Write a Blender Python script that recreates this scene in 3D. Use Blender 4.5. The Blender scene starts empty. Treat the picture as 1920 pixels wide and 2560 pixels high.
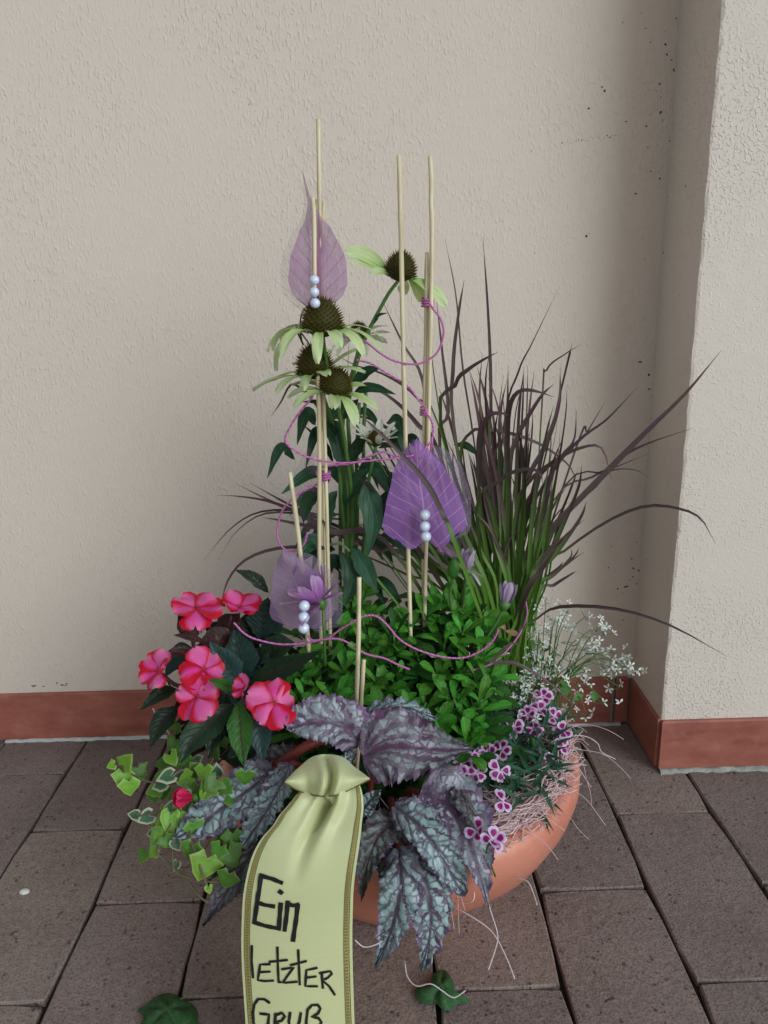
import bpy, math, random
from mathutils import Vector, Matrix
R = random.Random(7)
rad = math.radians
scn = bpy.context.scene
col = scn.collection
V = Vector

# ------------------------------------------------------------------ camera, sky, sun, exposure
CAM_H = 0.80
RT = V((0.99962, -0.01489, -0.02327)); UP = V((0.02646, 0.27363, 0.96147)); FW = V((0.00795, 0.96172, -0.27392))
cam = bpy.data.cameras.new('camera'); camo = bpy.data.objects.new('camera', cam); col.objects.link(camo)
cam.sensor_fit = 'VERTICAL'; cam.sensor_height = 36; cam.lens = 1923 / 2560 * 36
cam.clip_start = 0.02; cam.clip_end = 200
mw = Matrix((RT, UP, -FW)).transposed().to_4x4(); mw.translation = (0, 0, CAM_H)
camo.matrix_world = mw
scn.camera = camo

TO_SUN = V((0.60, -0.68, 0.42)).normalized()
SUN_EL = math.asin(TO_SUN.z); SUN_ROT = math.atan2(TO_SUN.x, TO_SUN.y)
w = bpy.data.worlds.new('World'); scn.world = w; w.use_nodes = True
wn = w.node_tree.nodes; wn.clear()
sky = wn.new('ShaderNodeTexSky'); sky.sky_type = 'NISHITA'; sky.sun_disc = False
sky.sun_elevation = SUN_EL; sky.sun_rotation = SUN_ROT; sky.dust_density = 0.6; sky.air_density = 1.0
bgn = wn.new('ShaderNodeBackground'); bgn.inputs['Strength'].default_value = 0.105
wo = wn.new('ShaderNodeOutputWorld')
hs = wn.new('ShaderNodeHueSaturation'); hs.inputs['Saturation'].default_value = 0.22      # veiled, overcast sky
w.node_tree.links.new(sky.outputs[0], hs.inputs['Color']); w.node_tree.links.new(hs.outputs[0], bgn.inputs[0]); w.node_tree.links.new(bgn.outputs[0], wo.inputs[0])
sl = bpy.data.lights.new('sun', 'SUN'); sl.energy = 1.4; sl.angle = rad(34); sl.color = (0.81, 0.925, 1.0)
so = bpy.data.objects.new('sun', sl); col.objects.link(so); so.location = TO_SUN * 5
so.rotation_euler = (-TO_SUN).to_track_quat('-Z', 'Y').to_euler()
vs = scn.view_settings
vs.view_transform = 'Standard'; vs.look = 'None'; vs.gamma = 1; vs.use_curve_mapping = False; vs.exposure = 0.25

# ------------------------------------------------------------------ pixel -> ray -> point at a known depth y
SC = 1920 / 1659
def ray(px, py):
    return RT * ((px * SC - 960) / 1923) - UP * ((py * SC - 1280) / 1923) + FW
def W(px, py, y):
    d = ray(px, py); return V((0, 0, CAM_H)) + d * (y / d.y)
def Wz(px, py, z):
    d = ray(px, py); return V((0, 0, CAM_H)) + d * ((z - CAM_H) / d.z)
def pxm(p):                       # metres per picture pixel at p
    return (p - V((0, 0, CAM_H))).dot(FW) * SC / 1923
def catmull(P, n):
    P = [V(p) for p in P]
    if len(P) == 2: return [P[0].lerp(P[1], i / n) for i in range(n + 1)]
    Q = [P[0] * 2 - P[1]] + P + [P[-1] * 2 - P[-2]]
    m = len(P) - 1; out = []
    for i in range(n + 1):
        x = i / n * m; k = min(int(x), m - 1); t = x - k
        a, b, c, d = Q[k:k + 4]
        out.append(0.5 * ((2 * b) + (c - a) * t + (2 * a - 5 * b + 4 * c - d) * t * t + (3 * b - a - 3 * c + d) * t ** 3))
    return out

# ------------------------------------------------------------------ object helpers
def thing(name, label, cat, loc=(0, 0, 0), group=None):
    o = bpy.data.objects.new(name, None); col.objects.link(o); o.location = loc; o.empty_display_size = 0.02
    o['label'] = label; o['category'] = cat
    if group: o['group'] = group
    return o
def tag(o, label, cat, group=None):
    o['label'] = label; o['category'] = cat
    if group: o['group'] = group
    return o
class MB:
    def __init__(s): s.v = []; s.f = []; s.uv = []
    def add(s, g):
        o = len(s.v); s.v += g[0]; s.f += [tuple(i + o for i in f) for f in g[1]]
        s.uv += g[2] if len(g) > 2 and g[2] else [(0, 0)] * len(g[0]); return s
    def geo(s): return s.v, s.f, s.uv
def mesh(name, g, mat, smooth=True, origin=None):
    vs_, fs = g[0], g[1]
    if origin is not None: vs_ = [V(p) - origin for p in vs_]
    m = bpy.data.meshes.new(name); m.from_pydata([tuple(p) for p in vs_], [], fs)
    if len(g) > 2 and g[2]:
        l = m.uv_layers.new(name='uv'); uv = g[2]
        for lp in m.loops: l.data[lp.index].uv = uv[lp.vertex_index]
    m.materials.append(mat)
    if smooth: m.polygons.foreach_set('use_smooth', [True] * len(m.polygons))
    m.update(); return m
def root_of(p):
    while p.parent: p = p.parent
    return p
def world_of(p):
    m = Matrix.Identity(4)
    while p: m = p.matrix_basis @ m; p = p.parent
    return m
def part(name, g, mat, parent, smooth=True, kind=None):          # geometry in world coordinates
    inv = world_of(parent).inverted()
    o = bpy.data.objects.new(name, mesh(name, ([inv @ V(p) for p in g[0]],) + tuple(g[1:]), mat, smooth))
    col.objects.link(o); o.parent = parent
    if kind: o['kind'] = kind
    return o
def inst(name, me, parent, M):                                    # shared mesh at world matrix M
    o = bpy.data.objects.new(name, me); col.objects.link(o); o.parent = parent
    o.matrix_basis = world_of(parent).inverted() @ M
    return o
def single(name, g, mat, label, cat, loc, group=None, smooth=True):
    loc = V(loc); o = bpy.data.objects.new(name, mesh(name, g, mat, smooth, loc)); col.objects.link(o); o.location = loc
    return tag(o, label, cat, group)
def frame(p, y, z):
    y = V(y).normalized(); z = V(z); z = z - y * z.dot(y)
    if z.length < 1e-5: z = y.orthogonal()
    z.normalize(); x = y.cross(z)
    M = Matrix((x, y, z)).transposed().to_4x4(); M.translation = p; return M

# ------------------------------------------------------------------ geometry builders
def strip(sp, hw, nrm, nu=4, fold=0.0, bump=None, twist=None, hw2=None):
    v, f, uv = [], [], []; n = len(sp) - 1
    for i, p in enumerate(sp):
        t = i / n
        T = (sp[min(i + 1, n)] - sp[max(i - 1, 0)]).normalized()
        N0 = nrm(t) if callable(nrm) else nrm
        S = T.cross(N0)
        if S.length < 1e-6: S = T.orthogonal()
        S.normalize(); N = S.cross(T)
        if twist: S = Matrix.Rotation(twist * t, 3, T) @ S; N = S.cross(T)
        for j in range(nu + 1):
            s = j / nu * 2 - 1
            wd = hw(t) if s < 0 or not hw2 else hw2(t)
            q = p + S * (s * wd * math.cos(fold)) + N * (abs(s) * wd * math.sin(fold))
            if bump: q = q + N * bump(s, t) 
            v.append(q); uv.append((j / nu, t))
    for i in range(n):
        for j in range(nu):
            a = i * (nu + 1) + j; f.append((a, a + 1, a + nu + 2, a + nu + 1))
    return v, f, uv
def tube(sp, r, k=6, cap=True):
    v, f, uv = [], [], []; n = len(sp) - 1
    T = (sp[1] - sp[0]).normalized(); X = T.orthogonal().normalized()
    for i, p in enumerate(sp):
        T = (sp[min(i + 1, n)] - sp[max(i - 1, 0)]).normalized()
        X = (X - T * X.dot(T))
        if X.length < 1e-6: X = T.orthogonal()
        X.normalize(); Y = T.cross(X); rr = r(i / n) if callable(r) else r
        for j in range(k):
            a = j * 2 * math.pi / k; v.append(p + X * (rr * math.cos(a)) + Y * (rr * math.sin(a))); uv.append((j / k, i / n))
    for i in range(n):
        for j in range(k):
            f.append((i * k + j, i * k + (j + 1) % k, (i + 1) * k + (j + 1) % k, (i + 1) * k + j))
    if cap: f.append(tuple(range(k - 1, -1, -1))); f.append(tuple(range(n * k, n * k + k)))
    return v, f, uv
def lathe(prof, c, k=96):
    v, f, uv = [], [], []
    for i, (r, z) in enumerate(prof):
        for j in range(k):
            a = j * 2 * math.pi / k; v.append(V((c[0] + r * math.cos(a), c[1] + r * math.sin(a), c[2] + z))); uv.append((j / k, i / len(prof)))
    for i in range(len(prof) - 1):
        for j in range(k): f.append((i * k + j, i * k + (j + 1) % k, (i + 1) * k + (j + 1) % k, (i + 1) * k + j))
    return v, f, uv
def box(a, b):
    x0, y0, z0 = a; x1, y1, z1 = b
    v = [V(p) for p in ((x0, y0, z0), (x1, y0, z0), (x1, y1, z0), (x0, y1, z0), (x0, y0, z1), (x1, y0, z1), (x1, y1, z1), (x0, y1, z1))]
    return v, [(3, 2, 1, 0), (4, 5, 6, 7), (0, 1, 5, 4), (1, 2, 6, 5), (2, 3, 7, 6), (3, 0, 4, 7)], None
def cbox(a, b, c):                # box with chamfered edges
    x0, y0, z0 = a; x1, y1, z1 = b
    v, f = [], []
    for z, i in ((z0, c), (z0 + c, 0), (z1 - c, 0), (z1, c)):
        v += [V((x0 + i, y0 + i, z)), V((x1 - i, y0 + i, z)), V((x1 - i, y1 - i, z)), V((x0 + i, y1 - i, z))]
    f = [(3, 2, 1, 0), (12, 13, 14, 15)]
    for k in range(3):
        for j in range(4): f.append((k * 4 + j, k * 4 + (j + 1) % 4, k * 4 + 4 + (j + 1) % 4, k * 4 + 4 + j))
    return v, f, None
def sphere(c, r, nu=20, nv=12):
    v, f = [V(c) + V((0, 0, -r))], []
    for i in range(1, nv):
        a = -math.pi / 2 + math.pi * i / nv
        for j in range(nu):
            b = 2 * math.pi * j / nu; v.append(V(c) + V((math.cos(a) * math.cos(b), math.cos(a) * math.sin(b), math.sin(a))) * r)
    v.append(V(c) + V((0, 0, r))); L = len(v) - 1
    for j in range(nu):
        f.append((0, 1 + (j + 1) % nu, 1 + j)); f.append((L, 1 + (nv - 2) * nu + j, 1 + (nv - 2) * nu + (j + 1) % nu))
    for i in range(nv - 2):
        for j in range(nu):
            a = 1 + i * nu; f.append((a + j, a + (j + 1) % nu, a + nu + (j + 1) % nu, a + nu + j))
    return v, f, None
def prof(pts):                    # piecewise-smooth width profile
    def fn(t):
        for (a, x), (b, y) in zip(pts, pts[1:]):
            if t <= b:
                k = (t - a) / (b - a) if b > a else 0; k = k * k * (3 - 2 * k) * 0.5 + k * 0.5
                return x + (y - x) * k
        return pts[-1][1]
    return fn
def scaled(fn, s, teeth=0, amp=0.0, ph=0.0):
    def g(t):
        r = fn(t) * s
        if teeth: r *= 1 - amp * ((t * teeth + ph) % 1.0)
        return max(r, 0.0002)
    return g
LANCE = prof([(0, .06), (.12, .45), (.38, 1), (.65, .8), (.88, .3), (1, .02)])
OVATE = prof([(0, .25), (.08, .72), (.25, 1), (.5, .86), (.75, .48), (.92, .15), (1, .01)])
SPAT = prof([(0, .2), (.25, .35), (.55, .8), (.75, 1), (.9, .75), (1, .12)])
GRASS = prof([(0, .5), (.25, .9), (.5, 1), (.8, .6), (1, .04)])
PETAL = prof([(0, .25), (.3, .8), (.6, 1), (.85, .8), (1, .25)])
BROAD = prof([(0, .12), (.25, .55), (.6, 1), (.85, .9), (1, .42)])

# ------------------------------------------------------------------ materials
class G:
    def __init__(s, name):
        s.m = bpy.data.materials.new(name); s.m.use_nodes = True; s.t = s.m.node_tree; s.t.nodes.clear()
    def n(s, ty, **k):
        x = s.t.nodes.new(ty)
        for a, b in k.items(): setattr(x, a, b)
        return x
    def put(s, inp, val):
        if isinstance(val, bpy.types.NodeSocket): s.t.links.new(val, inp)
        elif val is not None:
            if isinstance(val, (tuple, list)) and len(val) == 3 and inp.type == 'RGBA': val = (*val, 1)
            inp.default_value = val
    def math(s, op, a, b=None, c=None, clamp=False):
        x = s.n('ShaderNodeMath', operation=op, use_clamp=clamp); s.put(x.inputs[0], a)
        if b is not None: s.put(x.inputs[1], b)
        if c is not None: s.put(x.inputs[2], c)
        return x.outputs[0]
    def uv(s):
        a = s.n('ShaderNodeUVMap', uv_map='uv'); b = s.n('ShaderNodeSeparateXYZ'); s.put(b.inputs[0], a.outputs[0])
        return b.outputs[0], b.outputs[1], a.outputs[0]
    def pos(s, which='Position'):
        return s.n('ShaderNodeNewGeometry').outputs['Position'] if which == 'Position' else s.n('ShaderNodeTexCoord').outputs[which]
    def scale(s, vec, sc):
        x = s.n('ShaderNodeVectorMath', operation='MULTIPLY'); s.put(x.inputs[0], vec); x.inputs[1].default_value = sc; return x.outputs[0]
    def noise(s, vec, sc, det=3, rough=.55, dist=0):
        x = s.n('ShaderNodeTexNoise'); s.put(x.inputs['Vector'], vec); x.inputs['Scale'].default_value = sc
        x.inputs['Detail'].default_value = det; x.inputs['Roughness'].default_value = rough; x.inputs['Distortion'].default_value = dist
        return x.outputs[0]
    def voro(s, vec, sc, feat='F1'):
        x = s.n('ShaderNodeTexVoronoi', feature=feat); s.put(x.inputs['Vector'], vec); x.inputs['Scale'].default_value = sc; return x.outputs[0]
    def ramp(s, fac, st, interp='LINEAR'):
        x = s.n('ShaderNodeValToRGB'); e = x.color_ramp.elements; x.color_ramp.interpolation = interp
        while len(e) < len(st): e.new(0.5)
        for k, (p, c) in zip(e, st):
            k.position = p; k.color = (c, c, c, 1) if isinstance(c, (int, float)) else (*c, 1)
        s.put(x.inputs[0], fac); return x.outputs[0]
    def mix(s, fac, a, b, mode='MIX'):
        x = s.n('ShaderNodeMix', data_type='RGBA', blend_type=mode); s.put(x.inputs[0], fac); s.put(x.inputs[6], a); s.put(x.inputs[7], b); return x.outputs[2]
    def rnd(s): return s.n('ShaderNodeObjectInfo').outputs['Random']
    def hsv(s, c, h=.5, sat=1., val=1.):
        x = s.n('ShaderNodeHueSaturation'); s.put(x.inputs['Color'], c); s.put(x.inputs['Hue'], h); s.put(x.inputs['Saturation'], sat); s.put(x.inputs['Value'], val); return x.outputs[0]
    def mr(s, v, a, b, c, d):
        x = s.n('ShaderNodeMapRange'); s.put(x.inputs[0], v)
        for i, q in enumerate((a, b, c, d)): x.inputs[i + 1].default_value = q
        return x.outputs[0]
    def out(s, color, rough=.5, bump=None, bs=.2, bd=.002, transl=0, tcol=None, spec=.5, alpha=None, sheen=0, coat=0, sss=0):
        p = s.n('ShaderNodeBsdfPrincipled'); s.put(p.inputs['Base Color'], color); s.put(p.inputs['Roughness'], rough)
        p.inputs['Specular IOR Level'].default_value = spec
        if sheen: p.inputs['Sheen Weight'].default_value = sheen
        if coat: p.inputs['Coat Weight'].default_value = coat; p.inputs['Coat Roughness'].default_value = .15
        if sss:
            p.inputs['Subsurface Weight'].default_value = sss; p.inputs['Subsurface Radius'].default_value = (.004, .002, .002)
        nn = None
        if bump is not None:
            b = s.n('ShaderNodeBump'); b.inputs['Strength'].default_value = bs; b.inputs['Distance'].default_value = bd
            s.put(b.inputs['Height'], bump); nn = b.outputs[0]; s.put(p.inputs['Normal'], nn)
        sh = p.outputs[0]
        if transl:
            tr = s.n('ShaderNodeBsdfTranslucent'); s.put(tr.inputs[0], tcol if tcol is not None else color)
            if nn: s.put(tr.inputs['Normal'], nn)
            mx = s.n('ShaderNodeMixShader'); mx.inputs[0].default_value = transl
            s.put(mx.inputs[1], sh); s.put(mx.inputs[2], tr.outputs[0]); sh = mx.outputs[0]
        if alpha is not None:
            tp = s.n('ShaderNodeBsdfTransparent'); mx = s.n('ShaderNodeMixShader'); s.put(mx.inputs[0], alpha)
            s.put(mx.inputs[1], tp.outputs[0]); s.put(mx.inputs[2], sh); sh = mx.outputs[0]
        o = s.n('ShaderNodeOutputMaterial'); s.put(o.inputs[0], sh); return s.m

def m_plaster(name, stretch, base=(.65, .572, .492), rel=.55):
    g = G(name); p = g.pos('Position')
    big = g.noise(p, 1.6, 4); c = g.mix(g.mr(big, .35, .7, 0, .35), base, (base[0] * .93, base[1] * .91, base[2] * .88))
    fine = g.noise(p, 60, 3); c = g.mix(g.mr(fine, .4, .7, 0, .25), c, (base[0] * .9, base[1] * .89, base[2] * .87))
    spot = g.voro(p, 26); sm = g.math('MULTIPLY', g.math('LESS_THAN', spot, .035), g.mr(g.noise(p, 5, 2), .56, .62, 0, .55))
    c = g.mix(sm, c, (.16, .13, .10))
    q = g.scale(p, stretch); h1 = g.noise(q, 190, 2, .5, .4); h2 = g.noise(q, 420, 2)
    patch = g.mr(g.noise(p, 4.5, 2), .36, .62, .35, 1)
    h = g.math('MULTIPLY', g.math('ADD', g.ramp(h1, [(.52, 0), (.70, 1)]), g.math('MULTIPLY', h2, .25)), patch)
    return g.out(c, .92, h, rel, .0016, spec=.2)
M_WALL = m_plaster('cream_roughcast', (1.25, 1.25, .62))
M_PILLAR = m_plaster('cream_roughcast_pillar', (1.3, 1.3, 1.2), (.67, .605, .53), .75)

def m_tile():
    g = G('terracotta_skirting'); p = g.pos()
    n1 = g.noise(g.scale(p, (1, 1, 2.5)), 14, 4, .6); n2 = g.noise(p, 55, 3)
    c = g.ramp(n1, [(.3, (.25, .078, .054)), (.55, (.335, .112, .080)), (.75, (.40, .155, .115))])
    c = g.mix(g.mr(n2, .55, .75, 0, .35), c, (.34, .19, .155))
    c = g.hsv(c, .5, 1, g.mr(g.rnd(), 0, 1, .93, 1.08))
    return g.out(c, g.mr(n1, .3, .7, .32, .5), n2, .12, .001)
M_TILE = m_tile()
def m_plain(name, c, rough=.6, var=.12, sc=60, bs=.2, bd=.001, **k):
    g = G(name); p = g.pos(); n = g.noise(p, sc, 3)
    cc = g.mix(n, tuple(x * (1 - var * 1.6) for x in c), tuple(min(1, x * (1 + var)) for x in c))
    return g.out(cc, rough, n, bs, bd, **k)
M_GROUT = m_plain('grey_grout', (.27, .27, .25), .9, .25, 160, .5)
M_SEAL = m_plain('white_sealant', (.52, .54, .52), .7, .3, 60, .3)
M_MORTAR = m_plain('mortar_smear', (.33, .36, .32), .9, .4, 90, .8, .003)
M_BED = m_plain('dark_joint_sand', (.018, .014, .012), .95, .4, 240, .6)
M_SOIL = m_plain('potting_soil', (.016, .011, .008), .95, .5, 200, 1, .004)
M_SPECK = m_plain('dirt', (.05, .036, .026), .9, .3, 300)
M_SPECK2 = m_plain('pale_dirt', (.22, .17, .125), .9, .3, 300)
M_PEBBLE = m_plain('white_pebble', (.62, .62, .58), .6, .1, 200)
def m_paver():
    g = G('brown_paver'); p = g.pos()
    n1 = g.noise(p, 7, 4, .6); n2 = g.noise(p, 90, 5, .7); n3 = g.noise(p, 320, 3, .6); pit = g.voro(g.scale(p, (1, 1, .4)), 105)
    c = g.ramp(n1, [(.3, (.175, .130, .114)), (.55, (.230, .175, .155)), (.75, (.275, .214, .192))])
    c = g.mix(g.mr(n2, .42, .7, 0, .75), c, (.30, .24, .22))
    n4 = g.noise(p, 560, 2, .6); c = g.mix(g.mr(n4, .58, .72, 0, .55), c, (.34, .29, .27))
    c = g.mix(g.mr(n3, .47, .68, 0, .7), c, (.075, .058, .054))
    pm = g.math('MULTIPLY', g.math('LESS_THAN', pit, .27), g.mr(g.noise(p, 38, 2), .52, .6, 0, 1))
    c = g.mix(g.math('MULTIPLY', pm, .7), c, (.06, .044, .04))
    st = g.noise(p, 3.1, 3); c = g.mix(g.mr(st, .62, .75, 0, .3), c, (.19, .10, .07))
    c = g.hsv(c, g.mr(g.rnd(), 0, 1, .492, .508), g.mr(g.rnd(), 0, 1, .85, 1.1), g.mr(g.rnd(), 0, 1, .86, 1.12))
    h = g.math('SUBTRACT', g.math('ADD', g.math('MULTIPLY', n2, 1.2), g.math('MULTIPLY', n3, .5)), g.math('MULTIPLY', pm, .9))
    return g.out(c, .68, h, .8, .0022, spec=.3)
M_PAVER = m_paver()
def m_bowl():
    g = G('terracotta_plastic'); p = g.pos(); n = g.noise(p, 9, 3); n2 = g.noise(p, 120, 3)
    c = g.mix(g.mr(n, .35, .65, 0, 1), (.52, .185, .12), (.60, .235, .16))
    c = g.mix(g.mr(n2, .55, .75, 0, .3), c, (.66, .33, .25))
    return g.out(c, .36, n2, .06, .0006, spec=.5)
M_BOWL = m_bowl()
def m_leaf(name, dark, light, rib, veins=7, slant=.5, rough=.42, transl=.22, bs=.35, hue=.012, edge=None, spec=.22):
    g = G(name); u, v, uv = g.uv(); a = g.math('ABSOLUTE', g.math('MULTIPLY_ADD', u, 2, -1))
    n = g.noise(g.pos('Object'), 60, 3)
    ph = g.math('FRACT', g.math('MULTIPLY', g.math('SUBTRACT', v, g.math('MULTIPLY', a, slant * .4)), veins))
    vein = g.math('SUBTRACT', 1, g.math('MULTIPLY', g.math('ABSOLUTE', g.math('SUBTRACT', ph, .5)), 2))   # 1 at mid-cell
    lane = g.ramp(vein, [(0, 0), (.28, 1)])
    c = g.mix(g.mr(n, .3, .7, 0, 1), dark, light)
    c = g.mix(g.math('MULTIPLY', g.math('SUBTRACT', 1, lane), .35), c, rib)
    c = g.mix(g.ramp(a, [(.03, .85), (.11, 0)]), c, rib)
    if edge: c = g.mix(g.ramp(a, [(.82, 0), (.95, .8)]), c, edge)
    r = g.rnd(); c = g.hsv(c, g.mr(r, 0, 1, .5 - hue, .5 + hue), 1, g.mr(r, 0, 1, .72, 1.22))
    h = g.math('ADD', lane, g.math('MULTIPLY', n, .5))
    return g.out(c, rough, h, bs, .0012, transl=transl, spec=spec)
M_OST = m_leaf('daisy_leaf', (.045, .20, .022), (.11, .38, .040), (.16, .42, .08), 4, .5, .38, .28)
M_OST_SHADED = m_leaf('daisy_leaf_shaded', (.016, .075, .012), (.034, .12, .020), (.05, .14, .03), 4, .5, .42, .2)  # darker copy of the daisy leaf: shade inside the mound painted into the green
M_IMP = m_leaf('impatiens_leaf', (.008, .024, .011), (.017, .044, .018), (.035, .016, .013), 9, .6, .36, .1)
M_IMPG = m_leaf('impatiens_leaf_bright', (.028, .115, .018), (.05, .17, .026), (.06, .03, .02), 9, .6, .34, .25)
M_IMPB = m_leaf('impatiens_leaf_blue', (.013, .040, .034), (.024, .066, .054), (.022, .03, .026), 9, .6, .38, .06)
M_IMPM = m_leaf('impatiens_leaf_maroon', (.030, .012, .012), (.050, .022, .018), (.07, .02, .022), 9, .6, .4, .1)
M_CONELF = m_leaf('coneflower_leaf', (.012, .046, .022), (.026, .078, .034), (.04, .10, .05), 3, 1.6, .42, .15)
M_DIAN = m_leaf('dianthus_leaf', (.022, .085, .050), (.05, .135, .075), (.06, .15, .08), 1, 0, .42, .15)
M_EUPHL = m_leaf('spurge_leaf', (.05, .16, .03), (.09, .24, .045), (.1, .25, .06), 4, .5, .4, .3)
M_FALL = m_leaf('fallen_leaf', (.020, .062, .022), (.034, .105, .030), (.08, .16, .06), 4, .9, .55, .1)
def m_ivy(name, c0, c1, rim, w0, w1):
    g = G(name); u, v, uv = g.uv(); n = g.noise(g.pos('Object'), 130, 3)
    c = g.mix(g.mr(n, .35, .65, 0, 1), c0, c1)
    e = g.math('ADD', v, g.math('MULTIPLY', g.math('SUBTRACT', n, .5), .35))
    c = g.mix(g.ramp(e, [(w0, 0), (w1, 1)]), c, rim)
    r = g.rnd(); c = g.hsv(c, g.mr(r, 0, 1, .49, .51), 1, g.mr(r, 0, 1, .75, 1.2))
    return g.out(c, .4, n, .2, .0008, transl=.25)
M_IVY = m_ivy('ivy_lime', (.13, .33, .018), (.20, .42, .028), (.36, .50, .13), .80, .95)
M_IVYV = m_ivy('ivy_variegated', (.045, .125, .055), (.09, .19, .10), (.55, .60, .40), .70, .80)
M_IVYD = m_ivy('ivy_green', (.055, .18, .016), (.10, .26, .024), (.19, .32, .06), .85, .98)
def m_grass(name, g0, g1, sp):
    g = G(name); u, v, uv = g.uv(); r = g.rnd(); n = g.noise(g.pos('Object'), 40, 2)
    vv = g.math('ADD', v, g.math('MULTIPLY', g.math('SUBTRACT', r, .5), sp))
    c = g.ramp(vv, [(.05, (.12, .27, .026)), (g0, (.085, .18, .026)), (g1, (.062, .046, .036)), (.75, (.050, .022, .026)), (.95, (.078, .034, .026))])
    st = g.noise(g.scale(uv, (14, 1, 1)), 2, 1); c = g.mix(g.mr(st, .45, .65, 0, .3), c, (.12, .10, .12))
    c = g.hsv(c, 0.5, 1, g.mr(r, 0, 1, .75, 1.6))
    return g.out(c, .38, st, .2, .0006, transl=.15, spec=.28)
M_GRASS = m_grass('purple_grass', .16, .30, .12)
M_GRASSG = m_grass('green_based_grass', .40, .60, .35)
def m_begonia(name, silver, silver2, purple, cover, palm=False, rimc=(.20, .09, .24)):
    g = G(name); u, v, uv = g.uv(); o = g.pos('Object')
    n1 = g.noise(o, 55, 4, .65); n2 = g.noise(o, 150, 3, .6)
    wob = g.math('MULTIPLY', g.math('SUBTRACT', n1, .5), .34)
    a = g.math('ABSOLUTE', g.math('MULTIPLY_ADD', u, 2, -1))
    ph = g.math('FRACT', g.math('MULTIPLY', g.math('ADD', g.math('SUBTRACT', v, g.math('MULTIPLY', a, .22)), wob), 6.5))
    if palm:
        th = g.math('ARCTAN2', g.math('MULTIPLY', a, .62), g.math('ADD', v, .02))
        ph = g.math('FRACT', g.math('MULTIPLY', g.math('ADD', th, wob), 2.6))
    d = g.math('MULTIPLY', g.math('ABSOLUTE', g.math('SUBTRACT', ph, .5)), 2)            # 1 on the side veins
    vor = g.voro(g.scale(o, (1, 1, 1)), 95, 'DISTANCE_TO_EDGE')
    sec = g.math('FRACT', g.math('MULTIPLY', g.math('ADD', a, g.math('MULTIPLY', wob, 2)), 4.0))
    d2 = g.math('MULTIPLY', g.math('ABSOLUTE', g.math('SUBTRACT', sec, .5)), 2)
    vein = g.ramp(g.math('ADD', d, g.math('MULTIPLY', g.math('SUBTRACT', n2, .5), .9)), [(cover + .12, 0), (cover + .26, 1)])
    v2 = g.math('MULTIPLY', g.ramp(vor, [(.03, .9), (.15, 0)]), g.mr(n1, .38, .58, .25, 1))
    vein = g.math('MULTIPLY', vein, g.mr(g.noise(o, 38, 2), .36, .55, .6, 1))
    mid = g.ramp(g.math('ADD', a, wob), [(.05, 1), (.16, 0)])
    edg = g.ramp(g.math('ADD', a, g.math('MULTIPLY', wob, 1.2)), [(.84, 0), (.97, .85)])
    basep = g.ramp(g.math('ADD', v, g.math('MULTIPLY', wob, 3)), [(.02, .9), (.28, 0)])
    k = g.math('MAXIMUM', g.math('MAXIMUM', vein, v2), g.math('MAXIMUM', mid, basep))
    c = g.mix(g.mr(n1, .35, .65, 0, 1), silver, silver2)
    c = g.mix(g.math('MULTIPLY', k, .9), c, g.mix(n2, purple, tuple(x * 1.9 for x in purple)))
    c = g.mix(g.math('MULTIPLY', edg, g.mr(n2, .35, .6, .35, 1)), c, g.mix(g.mr(n1, .4, .6, 0, 1), purple, rimc))
    h = g.math('SUBTRACT', g.math('MULTIPLY', n2, .4), g.math('MAXIMUM', vein, mid))
    return g.out(c, .38, h, .45, .003, transl=.08, spec=.4)
M_BEG = m_begonia('begonia_silver', (.21, .33, .32), (.36, .47, .49), (.036, .009, .032), .52)
M_BEGP = m_begonia('begonia_purple', (.20, .26, .24), (.34, .35, .40), (.050, .009, .040), .34, True)
M_BEGV = m_begonia('begonia_violet', (.22, .29, .29), (.36, .37, .44), (.046, .010, .040), .38)
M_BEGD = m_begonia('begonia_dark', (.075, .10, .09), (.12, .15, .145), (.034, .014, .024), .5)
def m_petal(name, inner, mid, outer, rough=.5, transl=.3, stripes=0):
    g = G(name); u, v, uv = g.uv(); n = g.noise(g.pos('Object'), 160, 2)
    c = g.ramp(g.math('ADD', v, g.math('MULTIPLY', g.math('SUBTRACT', n, .5), .15)), [(.05, inner), (.5, mid), (.95, outer)])
    st = g.noise(g.scale(uv, (9, .6, 1)), 2.2, 1)
    if stripes: c = g.mix(g.mr(st, .45, .62, 0, stripes), c, inner)
    c = g.hsv(c, .5, 1, g.mr(g.rnd(), 0, 1, .88, 1.1))
    return g.out(c, rough, st, .25, .0008, transl=transl, spec=.3)
M_CONEP = m_petal('coneflower_petal', (.34, .52, .14), (.60, .73, .36), (.68, .77, .48), .5, .35, .6)
M_CONEW = m_petal('coneflower_petal_white', (.55, .62, .40), (.70, .74, .60), (.72, .75, .66), .5, .4, .1)
M_OSTP = m_petal('daisy_petal', (.30, .09, .33), (.48, .22, .52), (.62, .42, .66), .5, .35, .3)
M_OSTP2 = m_petal('daisy_petal_pale', (.34, .25, .36), (.50, .40, .54), (.60, .50, .66), .5, .3, .35)
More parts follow.
